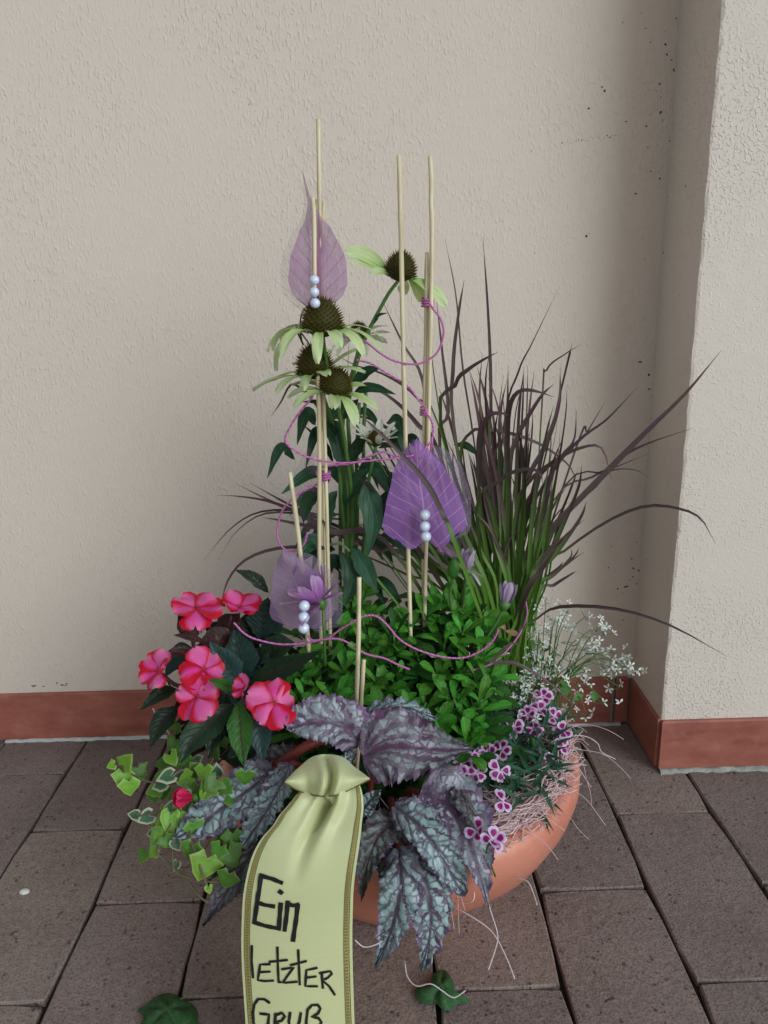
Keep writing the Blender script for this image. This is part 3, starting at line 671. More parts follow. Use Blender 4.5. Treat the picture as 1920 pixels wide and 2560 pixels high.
HERO = [  # picture points from low on the blade to its tip; depth at both ends; width
 ([(1140, 1220), (1178, 1156), (1312, 1017), (1392, 936), (1480, 850), (1558, 757)], 1.05, 1.02, 15),
 ([(1170, 1190), (1290, 1045), (1340, 990), (1400, 958), (1500, 924)], 1.06, 1.05, 9),
 ([(1151, 1254), (1222, 1187), (1312, 1125), (1393, 1093), (1464, 1098), (1513, 1120), (1545, 1174)], 1.03, 1.0, 9),
 ([(1125, 1375), (1160, 1335), (1210, 1310), (1330, 1315), (1450, 1352), (1570, 1418)], .97, .93, 10),
 ([(1130, 1150), (1200, 1010), (1258, 945), (1312, 905), (1377, 836)], 1.08, 1.08, 8),
 ([(1110, 1150), (1133, 1053), (1200, 995), (1254, 968), (1299, 968), (1321, 1035)], 1.04, 1.02, 10),
 ([(1000, 1050), (1010, 940), (1070, 930), (1150, 952), (1205, 985), (1235, 1015), (1247, 1055)], 1.09, 1.1, 8),
 ([(1097, 1142), (1097, 963), (1101, 884), (1119, 848), (1151, 844), (1198, 858)], 1.02, 1.0, 15),
 ([(1075, 1150), (1039, 1030), (1041, 935), (1057, 898), (1080, 893), (1101, 897)], 1.02, 1.0, 15),
 ([(1090, 1060), (1115, 950), (1133, 914), (1169, 856), (1197, 829)], 1.05, 1.05, 12),
 ([(1120, 1100), (1178, 963), (1207, 874), (1210, 795)], 1.04, 1.05, 12),
 ([(1085, 950), (1119, 807), (1151, 739), (1209, 618)], 1.08, 1.08, 6),
 ([(1060, 1000), (1060, 880), (1058, 760), (1052, 640), (1043, 512)], 1.07, 1.06, 9),
 ([(1030, 1000), (1000, 800), (985, 640), (961, 516)], 1.10, 1.1, 5),
 ([(985, 960), (978, 800), (990, 680), (1003, 604)], 1.06, 1.04, 10),
 ([(960, 950), (985, 830), (1010, 800), (1043, 778), (1076, 760)], 1.04, 1.03, 11),
 ([(955, 1000), (968, 890), (955, 760), (942, 640)], 1.05, 1.05, 9),
 ([(900, 1200), (820, 1190), (700, 1140), (640, 1105), (580, 1082), (520, 1072), (469, 1070)], 1.02, .97, 11),
 ([(900, 1230), (800, 1180), (680, 1125), (590, 1085), (508, 1044)], 1.03, 1.0, 10),
 ([(880, 1200), (760, 1150), (640, 1098), (540, 1043)], 1.04, 1.02, 9),
 ([(850, 1190), (720, 1150), (620, 1128), (563, 1117)], .99, .96, 15),
 ([(800, 1160), (680, 1110), (570, 1104), (500, 1140), (441, 1209)], 1.03, 1.0, 5),
 ([(800, 1170), (690, 1120), (580, 1108), (510, 1150), (464, 1225)], 1.02, .99, 5),
 ([(780, 1210), (690, 1185), (600, 1185), (530, 1210), (492, 1255), (477, 1310)], .98, .94, 9),
 ([(985, 1180), (960, 1120), (925, 1050), (870, 985), (820, 935), (772, 890)], .915, .90, 14),
 ([(940, 1000), (913, 822), (870, 742), (825, 648)], 1.06, 1.05, 8),
 ([(950, 900), (930, 760), (916, 699), (880, 640)], 1.08, 1.08, 6),
 ([(900, 1150), (830, 1000), (757, 880), (755, 678)], 1.02, 1.0, 6),
 ([(960, 960), (900, 860), (830, 810), (770, 790), (716, 762)], 1.05, 1.03, 8),
 ([(960, 1010), (905, 920), (845, 860), (770, 820)], 1.05, 1.04, 11),
 ([(940, 1100), (870, 960), (800, 905), (740, 905)], 1.06, 1.05, 9),
 ([(900, 1180), (820, 1080), (760, 1010)], .98, .95, 14),
 ([(700, 900), (660, 850), (630, 830), (606, 870), (585, 900)], 1.02, 1.0, 6),
 ([(690, 780), (655, 745), (648, 700), (655, 670), (675, 655)], 1.0, .98, 5),
 ([(1150, 1220), (1200, 1180), (1230, 1150), (1262, 1122)], 1.03, 1.02, 9),
 ([(1130, 1300), (1170, 1230), (1212, 1168)], 1.0, .98, 14),
 ([(1030, 1130), (1080, 1040), (1130, 1015), (1165, 1020), (1172, 1045)], 1.0, .98, 11),
 ([(1150, 1090), (1210, 990), (1240, 950), (1245, 885)], 1.06, 1.07, 7),
 ([(1240, 980), (1270, 930), (1308, 866)], 1.08, 1.08, 5),
 ([(1180, 1110), (1280, 1030), (1340, 1005), (1400, 980)], 1.05, 1.04, 5),
 ([(1200, 1080), (1310, 1020), (1370, 1015), (1402, 1032)], 1.06, 1.05, 4),
 ([(1215, 830), (1225, 790), (1236, 740)], 1.06, 1.05, 5),
 ([(1170, 880), (1180, 800), (1220, 765), (1255, 744)], 1.07, 1.05, 5),
 ([(1120, 1390), (1060, 1430), (1110, 1432), (1165, 1460), (1215, 1500), (1245, 1530)], .90, .88, 8)]
for i, (pts, y0, y1, wp) in enumerate(HERO): blade(pts, y0, y1, wp, True, i)
rg = random.Random(21)
for i in range(150):
    k = rg.random(); tx = 930 + 330 * k + rg.gauss(0, 20); ty = 700 + rg.random() ** .8 * 420 + abs(k - .45) * 260
    if rg.random() < .22: tx = rg.uniform(740, 960); ty = rg.uniform(880, 1180)
    y1 = rg.uniform(1.0, 1.16); bx = 1040 + (tx - 900) * .3 + rg.uniform(-25, 25)
    lean = rg.uniform(-18, 18)
    blade([(bx, 1290), (bx * .6 + tx * .4 + lean, 1290 * .55 + ty * .45), (bx * .2 + tx * .8 + lean, 1290 * .18 + ty * .82), (tx, ty)], min(y1, 1.10), y1, rg.uniform(5, 12), True, i + 99, None, M_GRASSG)

# ================================================================== generic flower builder
def petal_geo(M, ang, elev, droop, ln, wd, r0, shape, fold=.12, notch=0.0, ns=8, nu=4, wave=0.0, off=0.0, ax=None):
    """petal in a flower frame M (z = axis): starts at radius r0, leaves at elev, bends by droop over its length"""
    ca, sa = math.cos(ang), math.sin(ang); P = []; r, z = r0, off; e = elev; st = ln / ns
    for i in range(ns + 1):
        P.append(M @ V((ca * r, sa * r, z))); e = elev - droop * (i / ns); r += math.cos(e) * st; z += math.sin(e) * st
    ax = ax or (M.to_3x3() @ V((-ca * math.sin(elev - droop * .4), -sa * math.sin(elev - droop * .4), math.cos(elev - droop * .4)))).normalized()
    bm = (lambda s, t: wave * ln * math.sin(s * 3 + t * 4 + ang) * t) if wave else None
    g = strip(P, scaled(shape, wd * .5), ax, nu, fold, bm)
    if notch:
        k = nu // 2; T = (P[-1] - P[-2]).normalized()
        for row, a in ((ns, 1), (ns - 1, .4)): g[0][row * (nu + 1) + k] = g[0][row * (nu + 1) + k] - T * notch * a
    return g
def axis_frame(p, axis, spin=0.0):
    z = V(axis).normalized(); x = z.orthogonal().normalized(); y = z.cross(x)
    M = Matrix((x, y, z)).transposed().to_4x4(); M.translation = p
    return M @ Matrix.Rotation(spin, 4, 'Z')
def tocam(p): return (V((0, 0, CAM_H)) - p).normalized()

# ================================================================== coneflower
cb = W(745, 1300, 1.03); CB = V((cb.x, cb.y, TOP))
cone = thing('coneflower', 'coneflower plant with pale green drooping petals and spiky brown cones', 'plant', CB)
def cone_mesh(rr, h, seed):
    r = random.Random(seed); mb = MB(); N = 260
    dome = lathe([(.001, h), (rr * .45, h * .93), (rr * .8, h * .68), (rr * .97, h * .35), (rr * .9, .05 * h), (rr * .5, -.12 * h), (.001, -.2 * h)], V((0, 0, 0)), 20)
    mb.add((dome[0], dome[1], [(0, .25)] * len(dome[0])))
    for i in range(N):
        u = (i + .5) / N; z = 1 - u * 1.02; a = i * 2.39996; q = math.sqrt(max(0, 1 - z * z)) if z > 0 else 1
        p = V((math.cos(a) * q * rr, math.sin(a) * q * rr, max(z, 0.02) * h)); n = V((p.x / rr ** 2, p.y / rr ** 2, p.z / h ** 2 + .4 / h)).normalized()
        L = rr * r.uniform(.22, .40); X = n.orthogonal().normalized(); Y = n.cross(X); b = rr * .055
        v = [p + X * b - n * .001, p - X * b * .5 + Y * b * .87 - n * .001, p - X * b * .5 - Y * b * .87 - n * .001, p + n * L]
        hot = .75 + .25 * r.random() if u < .75 else .5
        mb.add((v, [(0, 1, 3), (1, 2, 3), (2, 0, 3)], [(0, .1)] * 3 + [(0, hot)]))
    return mesh('flower_cone', mb.geo(), M_CONE, False)
CM = [cone_mesh(.0205, .034, 1), cone_mesh(.0175, .027, 2)]
def coneflower(px, py, y, sc, axis, petals, mat, big=0, stem=None, seed=0, pic=False):
    c = W(px, py, y); M = axis_frame(c, axis); Ms = M @ Matrix.Scale(sc, 4)
    h = inst('flower_head', CM[big], cone, Ms)
    rr = (.0205, .0175)[big] * sc; r = random.Random(seed)
    for a, e, d, L, wd in petals:
        if pic:
            q = M.to_3x3().inverted() @ (RT * math.cos(a) + UP * math.sin(a) * .55 - FW * math.sin(a) * .8); a = math.atan2(q.y, q.x)
        part('petal', petal_geo(M, a, e, d, L, wd, rr * .82, PETAL, .16, wd * .12, 9, 4, .03, .001, (tocam(c) + V((0, 0, .7))).normalized() if pic else None), mat, h)
    if stem:
        P = [W(*q) for q in stem] + [c - M.to_3x3().col[2] * .004]
        part('stem', tube(catmull([CB + V((r.uniform(-.03, .03), r.uniform(-.02, .02), 0))] + P, 26), lambda t: .0031 - .0009 * t, 7), M_STEM, cone)
    return h
def ringp(n, e, d, L, wd, seed, skip=()):
    r = random.Random(seed); return [(i * 2 * math.pi / n + r.uniform(-.2, .2), e + r.uniform(-.2, .2), d + r.uniform(-.3, .3), L * r.uniform(.82, 1.12), wd * r.uniform(.85, 1.15)) for i in range(n) if i not in skip]
coneflower(697, 716, .93, 1.08, (0, -.10, 1), ringp(13, .25, 1.6, .064, .0150, 4), M_CONEP, 0, [(752, 1150, 1.0), (738, 930, .97), (708, 800, .945)], 1)
coneflower(683, 808, .955, 1.0, (-.12, -.10, 1), ringp(10, .32, .8, .058, .0145, 8), M_CONEP, 0, [(745, 1150, 1.0), (728, 960, .985), (700, 860, .965)], 2)
coneflower(722, 846, .945, 1.05, (.22, -.22, 1), ringp(10, .2, .75, .052, .0155, 5), M_CONEP, 1, [(760, 1150, 1.0), (748, 980, .97), (732, 890, .95)], 3)
coneflower(862, 598, .99, 1.05, (.2, .12, 1), [(math.pi * 1.02, .75, 1.0, .062, .021), (math.pi * .97, .35, .4, .050, .013), (-.15, -.15, .75, .058, .0165), (-.55, -.35, .8, .048, .013), (-1.5, -.3, .9, .028, .016), (-.9, -.5, .5, .036, .012), (2.4, .1, .8, .026, .013)], M_CONEP, 1, [(765, 1150, 1.02), (752, 900, 1.01), (778, 760, 1.0), (830, 650, .995)], 4, True)
coneflower(812, 958, .985, .62, (.05, -.15, 1), ringp(11, .85, .55, .031, .0105, 9), M_CONEW, 1, [(790, 1150, 1.0), (795, 1050, .99)], 5)
coneflower(778, 728, 1.03, .7, (-.15, .3, .8), ringp(8, .1, .9, .036, .0135, 3), M_CONEW, 1, [(745, 1100, 1.03), (742, 900, 1.03)], 6)
def hero_leaf(par, pts, ys, hwpx, mat, nrm=None, fold=.18, shape=LANCE, teeth=0, amp=0.0, name='leaf', nu=6, ns=18, puck=0.0, hw2=None, shape2=None, veins=7):
    if len(ys) == 2 and len(pts) > 2: ys = [ys[0] + (ys[1] - ys[0]) * i / (len(pts) - 1) for i in range(len(pts))]
    P = [W(a, b, y) for (a, b), y in zip(pts, ys)]; s = pxm(P[len(P) // 2])
    n = V(nrm).normalized() if nrm else (TOCAM + V((0, 0, .5))).normalized()
    ph = R.uniform(0, 6)
    bm = (lambda q, t: puck * (abs(math.sin((t - abs(q) * .2) * veins * math.pi)) * (1 - abs(q) * .3) * min(1, 6 * abs(q)) + .8 * math.sin(q * 4 + ph) * math.sin(t * 5 + ph) * abs(q))) if puck else (lambda q, t: -.12 * hwpx * s * abs(q) ** 3 * math.sin(t * 11 + ph) * (1 - t))
    return part(name, strip(catmull(P, ns), scaled(shape, hwpx * s, teeth, amp), n, nu, fold, bm, None, scaled(shape2 or shape, (hw2 or hwpx) * s, teeth, amp, .4)), mat, par)
for pts, ys, hw in [([(705, 1015), (665, 1025), (607, 1068)], [.99, .96], 17), ([(790, 1040), (797, 1075), (806, 1130), (793, 1205)], [.97, .94], 27), ([(762, 850), (800, 838), (856, 852)], [.99, .97], 14),
        ([(762, 835), (790, 805), (822, 795)], [1.0, 1.0], 15), ([(700, 920), (720, 925), (735, 985), (728, 1010)], [.98, .97], 20), ([(712, 890), (690, 870), (650, 868)], [.99, .98], 7), ([(742, 905), (760, 880), (775, 862)], [.98, .97], 14),
        ([(720, 1000), (700, 960), (655, 918)], [.99, .98], 8), ([(700, 1060), (665, 1085), (655, 1130)], [.98, .97], 18), ([(712, 1180), (670, 1175), (640, 1210)], [.97, .94], 22), ([(760, 1000), (775, 960), (800, 930)], [1.0, 1.0], 15),
        ([(808, 700), (818, 682), (838, 676)], [.99, .98], 5), ([(735, 960), (712, 930), (700, 905)], [.98, .96], 16), ([(745, 1090), (770, 1040), (800, 1010)], [.99, .98], 20), ([(728, 1060), (705, 1100), (712, 1150)], [.98, .96], 20),
        ([(790, 1120), (835, 1090), (850, 1040)], [1.0, 1.0], 16), ([(760, 1180), (790, 1230), (815, 1280)], [.98, .95], 22), ([(735, 1190), (760, 1250), (745, 1310)], [.98, .95], 22), ([(980, 960), (1010, 965), (1032, 985)], [1.1, 1.1], 10), ([(870, 955), (890, 950), (905, 975)], [1.02, 1.0], 15)]:
    hero_leaf(cone, pts, ys, hw, M_CONELF, None, .25)
rc = random.Random(5)
for i in range(34):
    x, y = rc.gauss(755, 38), rc.uniform(900, 1290); yy = rc.uniform(1.0, 1.09); a = rc.uniform(-.9, .9) + (math.pi if x < 750 else 0); L = rc.uniform(50, 95)
    hero_leaf(cone, [(x, y), (x + math.cos(a) * L * .5, y + math.sin(a) * L * .3 - 12), (x + math.cos(a) * L, y + abs(math.sin(a)) * L * .5 + 22)], [yy, yy - .03], rc.uniform(10, 18), M_CONELF, None, .25)
for a, b, c in ((748, 1100, 1.03), (770, 1000, 1.04), (735, 980, 1.02), (785, 960, 1.04)):
    part('stem', tube(catmull([CB + V((rc.uniform(-.02, .02), .01, 0)), W(a, 1180, c), W(a, b, c), W(a + 6, b - 130, c)], 20), .0026, 6), M_STEM, cone)

# ================================================================== green African daisy (leafy mound in the middle)
ob = W(860, 1560, .90); OB = V((ob.x, .92, TOP))
ost = thing('african_daisy', 'leafy green African daisy with mauve flowers in the middle of the bowl', 'plant', OB)
def leaf_mesh(seed, L, wd, shape, mat, curl, teeth=0, amp=0., nu=2, ns=6, fold=.3):
    r = random.Random(seed); P = []; z = 0; e = .15; y = 0
    for i in range(ns + 1):
        P.append(V((math.sin(i * .5 + seed) * L * .02, y, z))); e -= curl / ns; y += math.cos(e) * L / ns; z += math.sin(e) * L / ns
    return mesh('leaf', strip(P, scaled(shape, wd / 2, teeth, amp), V((0, 0, 1)), nu, fold), mat)
OLF = [leaf_mesh(i, .038 + .006 * (i % 3), .0150 + .002 * (i % 2), SPAT, M_OST, .3 + .35 * (i % 4), 5, .22, 2, 10, .25) for i in range(6)]
SH = [(640, 1430), (622, 1478), (660, 1500), (700, 1405), (690, 1470), (730, 1362), (762, 1300), (772, 1272), (745, 1432), (800, 1385), (835, 1395), (862, 1450), (820, 1465), (800, 1325), (880, 1345), (920, 1312), (950, 1292), (990, 1282), (1012, 1310), (1000, 1350), (960, 1370), (900, 1400), (950, 1440), (1000, 1430), (1042, 1400), (1030, 1450), (980, 1490), (920, 1500), (880, 1528), (1000, 1530), (1040, 1500), (960, 1570), (1020, 1565), (760, 1495), (720, 1490), (840, 1520), (1048, 1345), (1010, 1590), (930, 1545), (790, 1440), (1060, 1450), (640, 1540), (985, 1325), (670, 1440), (850, 1350)]
ro = random.Random(12); deep = MB(); cnt = 0
def oleaf_place(c, ax, j, n, sc):
    a = j * 2.39996 + c.x * 50; k = j / n
    x = ax.orthogonal().normalized(); yv = ax.cross(x)
    out = x * math.cos(a) + yv * math.sin(a)
    d = (out * (.35 + .85 * k) + ax * (1.0 - .75 * k)).normalized()
    return frame(c - ax * (.055 * k) + out * .002, d, ax - out * .2) @ Matrix.Scale(sc, 4)
for i, (px, py) in enumerate(SH):
    yy = 1.0 - (py - 1275) / 310 * .175 + ro.uniform(-.012, .012); c = W(px, py + 18, yy)
    ax = V((ro.uniform(-.3, .3) + (px - 860) / 900, -.35 + ro.uniform(-.3, .2), 1)).normalized()
    P = [c + V((0, 0, 0)), c - ax * .05, (c - ax * .07).lerp(V((OB.x + (c.x - OB.x) * .5, c.y + .01, TOP)), .6), V((OB.x + (c.x - OB.x) * .6, c.y + .01, TOP - .01))]
    part('stem', tube(catmull(P, 10), .0017, 5), M_STEM, ost)
    for j in range(13):
        M = oleaf_place(c, ax, j, 13, ro.uniform(.8, 1.15) * (.7 + .4 * min(1, j / 5)))
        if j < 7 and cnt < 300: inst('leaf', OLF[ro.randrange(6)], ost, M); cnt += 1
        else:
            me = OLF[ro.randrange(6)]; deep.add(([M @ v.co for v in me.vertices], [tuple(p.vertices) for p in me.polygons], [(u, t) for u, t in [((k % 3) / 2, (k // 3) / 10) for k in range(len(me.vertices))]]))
for i in range(1000):      # lower leaves that fill the mound
    x = ro.uniform(-.115, .14); y = ro.uniform(.83, 1.02); zt = .20 + (y - .83) * .9 + .03 - abs(x - .02) * .25
    c = V((x, y, ro.uniform(TOP, zt))); a = ro.uniform(0, 6.28)
    M = frame(c, V((math.cos(a), math.sin(a) - .3, ro.uniform(-.2, .9))), V((0, -.3, 1))) @ Matrix.Scale(ro.uniform(.8, 1.2), 4)
    me = OLF[ro.randrange(6)]; deep.add(([M @ v.co for v in me.vertices], [tuple(p.vertices) for p in me.polygons], [((k % 3) / 2, (k // 3) / 10) for k in range(len(me.vertices))]))
o = part('lower_leaves', deep.geo(), M_OST_SHADED, ost, True, 'stuff')
def daisy(px, py, y, axis, petals, mat, stem, eye=.006, label=None):
    c = W(px, py, y); M = axis_frame(c, axis)
    h = part('flower_head', lathe([(.0006, -.011), (eye * .75, -.008), (eye * 1.15, -.003), (eye * 1.1, .002), (eye * .5, .004), (.0004, .004)], V((0, 0, 0)), 14)[:2] + (None,), M_STEM, ost) if False else part('flower_head', ([M @ p for p in lathe([(.0006, -.012), (eye * .75, -.009), (eye * 1.15, -.003), (eye * 1.1, .002), (eye * .5, .004), (.0004, .004)], V((0, 0, 0)), 14)[0]], lathe([(0, 0)] * 6, V((0, 0, 0)), 14)[1], None), M_STEM, ost)
    for a, e, d, L, wd in petals: part('petal', petal_geo(M, a, e, d, L, wd, eye * .7, PETAL, .12, 0, 8, 4, .02), mat, h)
    part('stem', tube(catmull([W(*q) for q in stem] + [c - M.to_3x3().col[2] * .008], 14), .002, 6), M_STEM, ost)
daisy(690, 1300, .888, (-.55, .05, .85), ringp(14, .80, -.15, .046, .0150, 6) + ringp(6, .15, .2, .036, .012, 16), M_OSTP, [(702, 1440, .90), (700, 1370, .88)], .007)
daisy(1008, 1232, .96, (.1, -.1, 1), ringp(9, 1.25, -.35, .030, .008, 2) + [(-.5, -.3, .6, .024, .006), (-1.4, -.4, .6, .024, .006), (.3, .1, .4, .024, .006)], M_OSTP2, [(1000, 1320, .97), (1004, 1270, .965)], .006)
daisy(1090, 1303, .95, (.25, -.05, 1), ringp(10, 1.25, -.55, .030, .0125, 3), M_OSTP2, [(1050, 1380, .95), (1075, 1340, .95)], .007)
daisy(762, 1255, 1.0, (-.3, .2, 1), ringp(8, 1.1, -.3, .024, .009, 7), M_OSTP2, [(770, 1340, 1.0), (765, 1290, 1.0)], .006)
c = W(979, 1228, .95); part('bud', ([p for p in tube([c + V((0, 0, -.014)), c + V((0, 0, -.008)), c, c + V((.001, 0, .009)), c + V((.001, 0, .015))], prof([(0, .003), (.3, .0075), (.55, .008), (.85, .005), (1, .002)]), 10)[0]], tube([V((0, 0, i)) for i in range(5)], 1, 10)[1], None), M_EUPHL, ost)
part('stem', tube(catmull([W(975, 1320, .96), W(972, 1280, .955), c + V((0, 0, -.012))], 8), .002, 6), M_STEM, ost)

# ================================================================== pink New Guinea balsam
ib = W(520, 1560, .93); IB = V((ib.x, ib.y, TOP))
imp = thing('balsam', 'balsam with dark leaves and pink and red flowers beside the ivy', 'plant', IB)
for pts, ys, hw, mt in [([(516, 1515), (520, 1580), (526, 1656)], [.80, .755], 31, M_IMPG), ([(505, 1522), (460, 1555), (415, 1600), (391, 1648)], [.82, .77], 38, M_IMP), ([(388, 1527), (350, 1560), (324, 1615)], [.86, .83], 26, M_IMP),
        ([(380, 1488), (345, 1500), (303, 1534)], [.90, .87], 19, M_IMP), ([(518, 1478), (490, 1440), (452, 1384)], [.85, .87], 36, M_IMPB), ([(528, 1473), (520, 1420), (505, 1358)], [.88, .92], 44, M_IMPB), ([(545, 1467), (610, 1445), (692, 1408)], [.87, .86], 28, M_IMP),
        ([(552, 1520), (562, 1580), (568, 1648)], [.80, .765], 30, M_IMPB), ([(580, 1280), (550, 1250), (507, 1231)], [.93, .93], 15, M_IMP), ([(428, 1415), (390, 1408), (355, 1412)], [.90, .88], 16, M_IMPM), ([(430, 1370), (405, 1352), (385, 1325)], [.93, .92], 26, M_IMPM),
        ([(470, 1370), (495, 1350), (520, 1325)], [.94, .94], 30, M_IMPM), ([(560, 1380), (572, 1335), (580, 1290)], [.94, .95], 40, M_IMPB), ([(440, 1385), (410, 1376), (374, 1372)], [.92, .9], 10, M_IMPM), ([(508, 1490), (480, 1478), (450, 1467)], [.82, .80], 14, M_IMPG),
        ([(470, 1540), (430, 1550), (395, 1590)], [.85, .82], 28, M_IMP), ([(540, 1540), (530, 1600), (490, 1640)], [.83, .78], 32, M_IMP), ([(490, 1500), (470, 1560), (450, 1640)], [.84, .79], 34, M_IMP), ([(450, 1455), (420, 1440), (380, 1445)], [.89, .87], 22, M_IMPM),
        ([(560, 1440), (600, 1400), (640, 1390)], [.92, .92], 32, M_IMP), ([(500, 1400), (470, 1380), (430, 1390)], [.93, .92], 30, M_IMPM), ([(540, 1400), (540, 1360), (545, 1310)], [.95, .96], 36, M_IMP)]:
    hero_leaf(imp, pts, ys, hw, mt, None, .22, LANCE, 16, .07, ns=32, puck=.0016)
ri = random.Random(8)
for i in range(60):
    x, y = ri.uniform(420, 600), ri.uniform(1370, 1620); yy = .99 - (y - 1360) / 260 * .13; a = ri.uniform(0, 6.28); L = ri.uniform(60, 110)
    hero_leaf(imp, [(x, y), (x + math.cos(a) * L * .5, y + math.sin(a) * L * .35 - 8), (x + math.cos(a) * L, y + math.sin(a) * L * .6 + 22)], [yy, yy - .03], ri.uniform(18, 30), ri.choice((M_IMP, M_IMP, M_IMPB, M_IMPM)), None, .25)
for pts in ([(520, 1560, .93), (470, 1480, .90), (425, 1420, .92), (410, 1335, .93)], [(520, 1560, .93), (500, 1450, .93), (490, 1380, .94), (500, 1330, .94)], [(520, 1560, .93), (440, 1500, .87), (380, 1480, .87), (350, 1455, .87)], [(525, 1560, .93), (540, 1510, .84), (570, 1515, .80), (590, 1518, .785)], [(520, 1570, .92), (560, 1450, .93), (575, 1380, .94), (575, 1330, .95)]):
    part('stem', tube(catmull([IB + V((ri.uniform(-.02, .02), 0, 0))] + [W(*q) for q in pts[1:]], 16), lambda t: .004 - .0018 * t, 7), M_STEMM, imp)
def balsam(px, py, y, axis, dpx, seed, mat=M_IMPP, n=5, elev=.2, droop=.5, label=None):
    c = W(px, py, y); M = axis_frame(c, axis, seed * 1.3); s = pxm(c) * dpx * .5; r = random.Random(seed)
    v, f, _ = sphere((0, 0, 0), .0022, 8, 6)
    h = part('flower_head', ([M @ p for p in v], f, None), M_STEMM, imp)
    for i in range(n):
        a = i * 2 * math.pi / n + r.uniform(-.22, .22); L = s * r.uniform(.82, 1.14)
        part('petal', petal_geo(M, a, elev + r.uniform(-.32, .38), droop + r.uniform(-.5, .6), L, L * r.uniform(1.05, 1.3), .0004, BROAD, r.uniform(-.28, .12), L * r.uniform(.05, .2), 8, 8, .09, .0006 * i), mat, h)
    part('flower_stalk', tube(catmull([c, c - M.to_3x3().col[2] * .012, c - M.to_3x3().col[2] * .02 + V((0, .012, -.022))], 8), .001, 5), M_STEMM, imp)
balsam(592, 1517, .775, (.10, -1, .55), 108, 1)
balsam(531, 1486, .79, (-.75, -.55, .5), 58, 2, M_IMPP, 4, .7, .2)
balsam(440, 1447, .835, (.1, -.7, 1), 98, 3, elev=.35)
balsam(425, 1505, .815, (-.1, -.95, .7), 104, 4, elev=.25)
balsam(345, 1450, .86, (-.35, -.5, .9), 88, 5, elev=.55, droop=.3)
balsam(424, 1315, .915, (.05, -.28, 1), 110, 6, elev=.18, droop=.55)
balsam(518, 1314, .925, (.15, -.2, 1), 92, 7, elev=.35, droop=.25)
c = W(415, 1722, .735); M = axis_frame(c, (-.9, -.5, .35))
v, f, _ = sphere((0, 0, -.004), .0045, 10, 8); h = part('flower_bud', ([M @ p for p in v], f, None), M_EUPHL, imp)
for i in range(5): part('petal', petal_geo(M, i * 1.257, 1.15, -.55, .021, .021, .003, BROAD, .25, .001, 8, 6, 0), M_IMPRED, h)
part('flower_stalk', tube(catmull([c, W(445, 1700, .75), W(480, 1640, .82), IB], 12), .0012, 5), M_STEMM, imp)

# ================================================================== ivy
vb = W(455, 1690, .80); VB = V((-.165, .87, TOP))
ivy = thing('ivy', 'lime green and white edged ivy trailing over the bowl rim', 'ivy', VB)
def ivy_mesh(seed, mat, lobes):
    r = random.Random(seed); out = []
    prm = [(-90, .22), (-62, .62), (-40, .60), (-12, .80), (6, .62), (30, .58), (58, .70), (90, 1.0)] if lobes else [(-90, .15), (-62, .58), (-30, .60), (0, .52), (30, .52), (55, .58), (75, .74), (90, 1.0)]
    ang = [(a, q) for a, q in prm] + [(180 - a, q * r.uniform(.85, 1.1)) for a, q in prm[-2:0:-1]]
    n = len(ang); v = [V((0, .25, 0))]; uv = [(.5, 0)]; f = []
    for k, z in ((.45, .012), (.8, .02), (1.0, .0)):
        for a, q in ang:
            x, y = math.cos(rad(a)) * q * k, .25 + math.sin(rad(a)) * q * k * (.75 if a > 0 and a < 180 else 1)
            v.append(V((x, y, z * 3 + .10 * abs(x) - .10 * y * y * k + r.uniform(-.02, .02)))); uv.append((.5, k))
    for j in range(n): f.append((0, 1 + j, 1 + (j + 1) % n))
    for a in range(2):
        for j in range(n): f.append((1 + a * n + j, 1 + (a + 1) * n + j, 1 + (a + 1) * n + (j + 1) % n, 1 + a * n + (j + 1) % n))
    return mesh('leaf', (v, f, uv), mat)
IVM = {'l': [ivy_mesh(i, M_IVY, i % 2) for i in range(4)], 'v': [ivy_mesh(i + 10, M_IVYV, 0) for i in range(3)], 'd': [ivy_mesh(i + 20, M_IVYD, 1) for i in range(3)]}
rv = random.Random(17)
def ivyleaf(px, py, y, dpx, kind, ang=None, tilt=None):
    c = W(px, py, y); a = rad(ang if ang is not None else rv.uniform(180, 330)); s = dpx * .72 * pxm(c)
    d = RT * math.cos(a) + UP * math.sin(a) - FW * rv.uniform(-.1, .5)
    n = tilt or (-FW * .8 + V((rv.uniform(-.5, .5), 0, .7 + rv.uniform(-.3, .3))))
    M = frame(c, d, n) @ Matrix.Scale(s, 4); M.translation = c - (M.to_3x3() @ V((0, .4, 0)))
    inst('leaf', rv.choice(IVM[kind]), ivy, M); return c
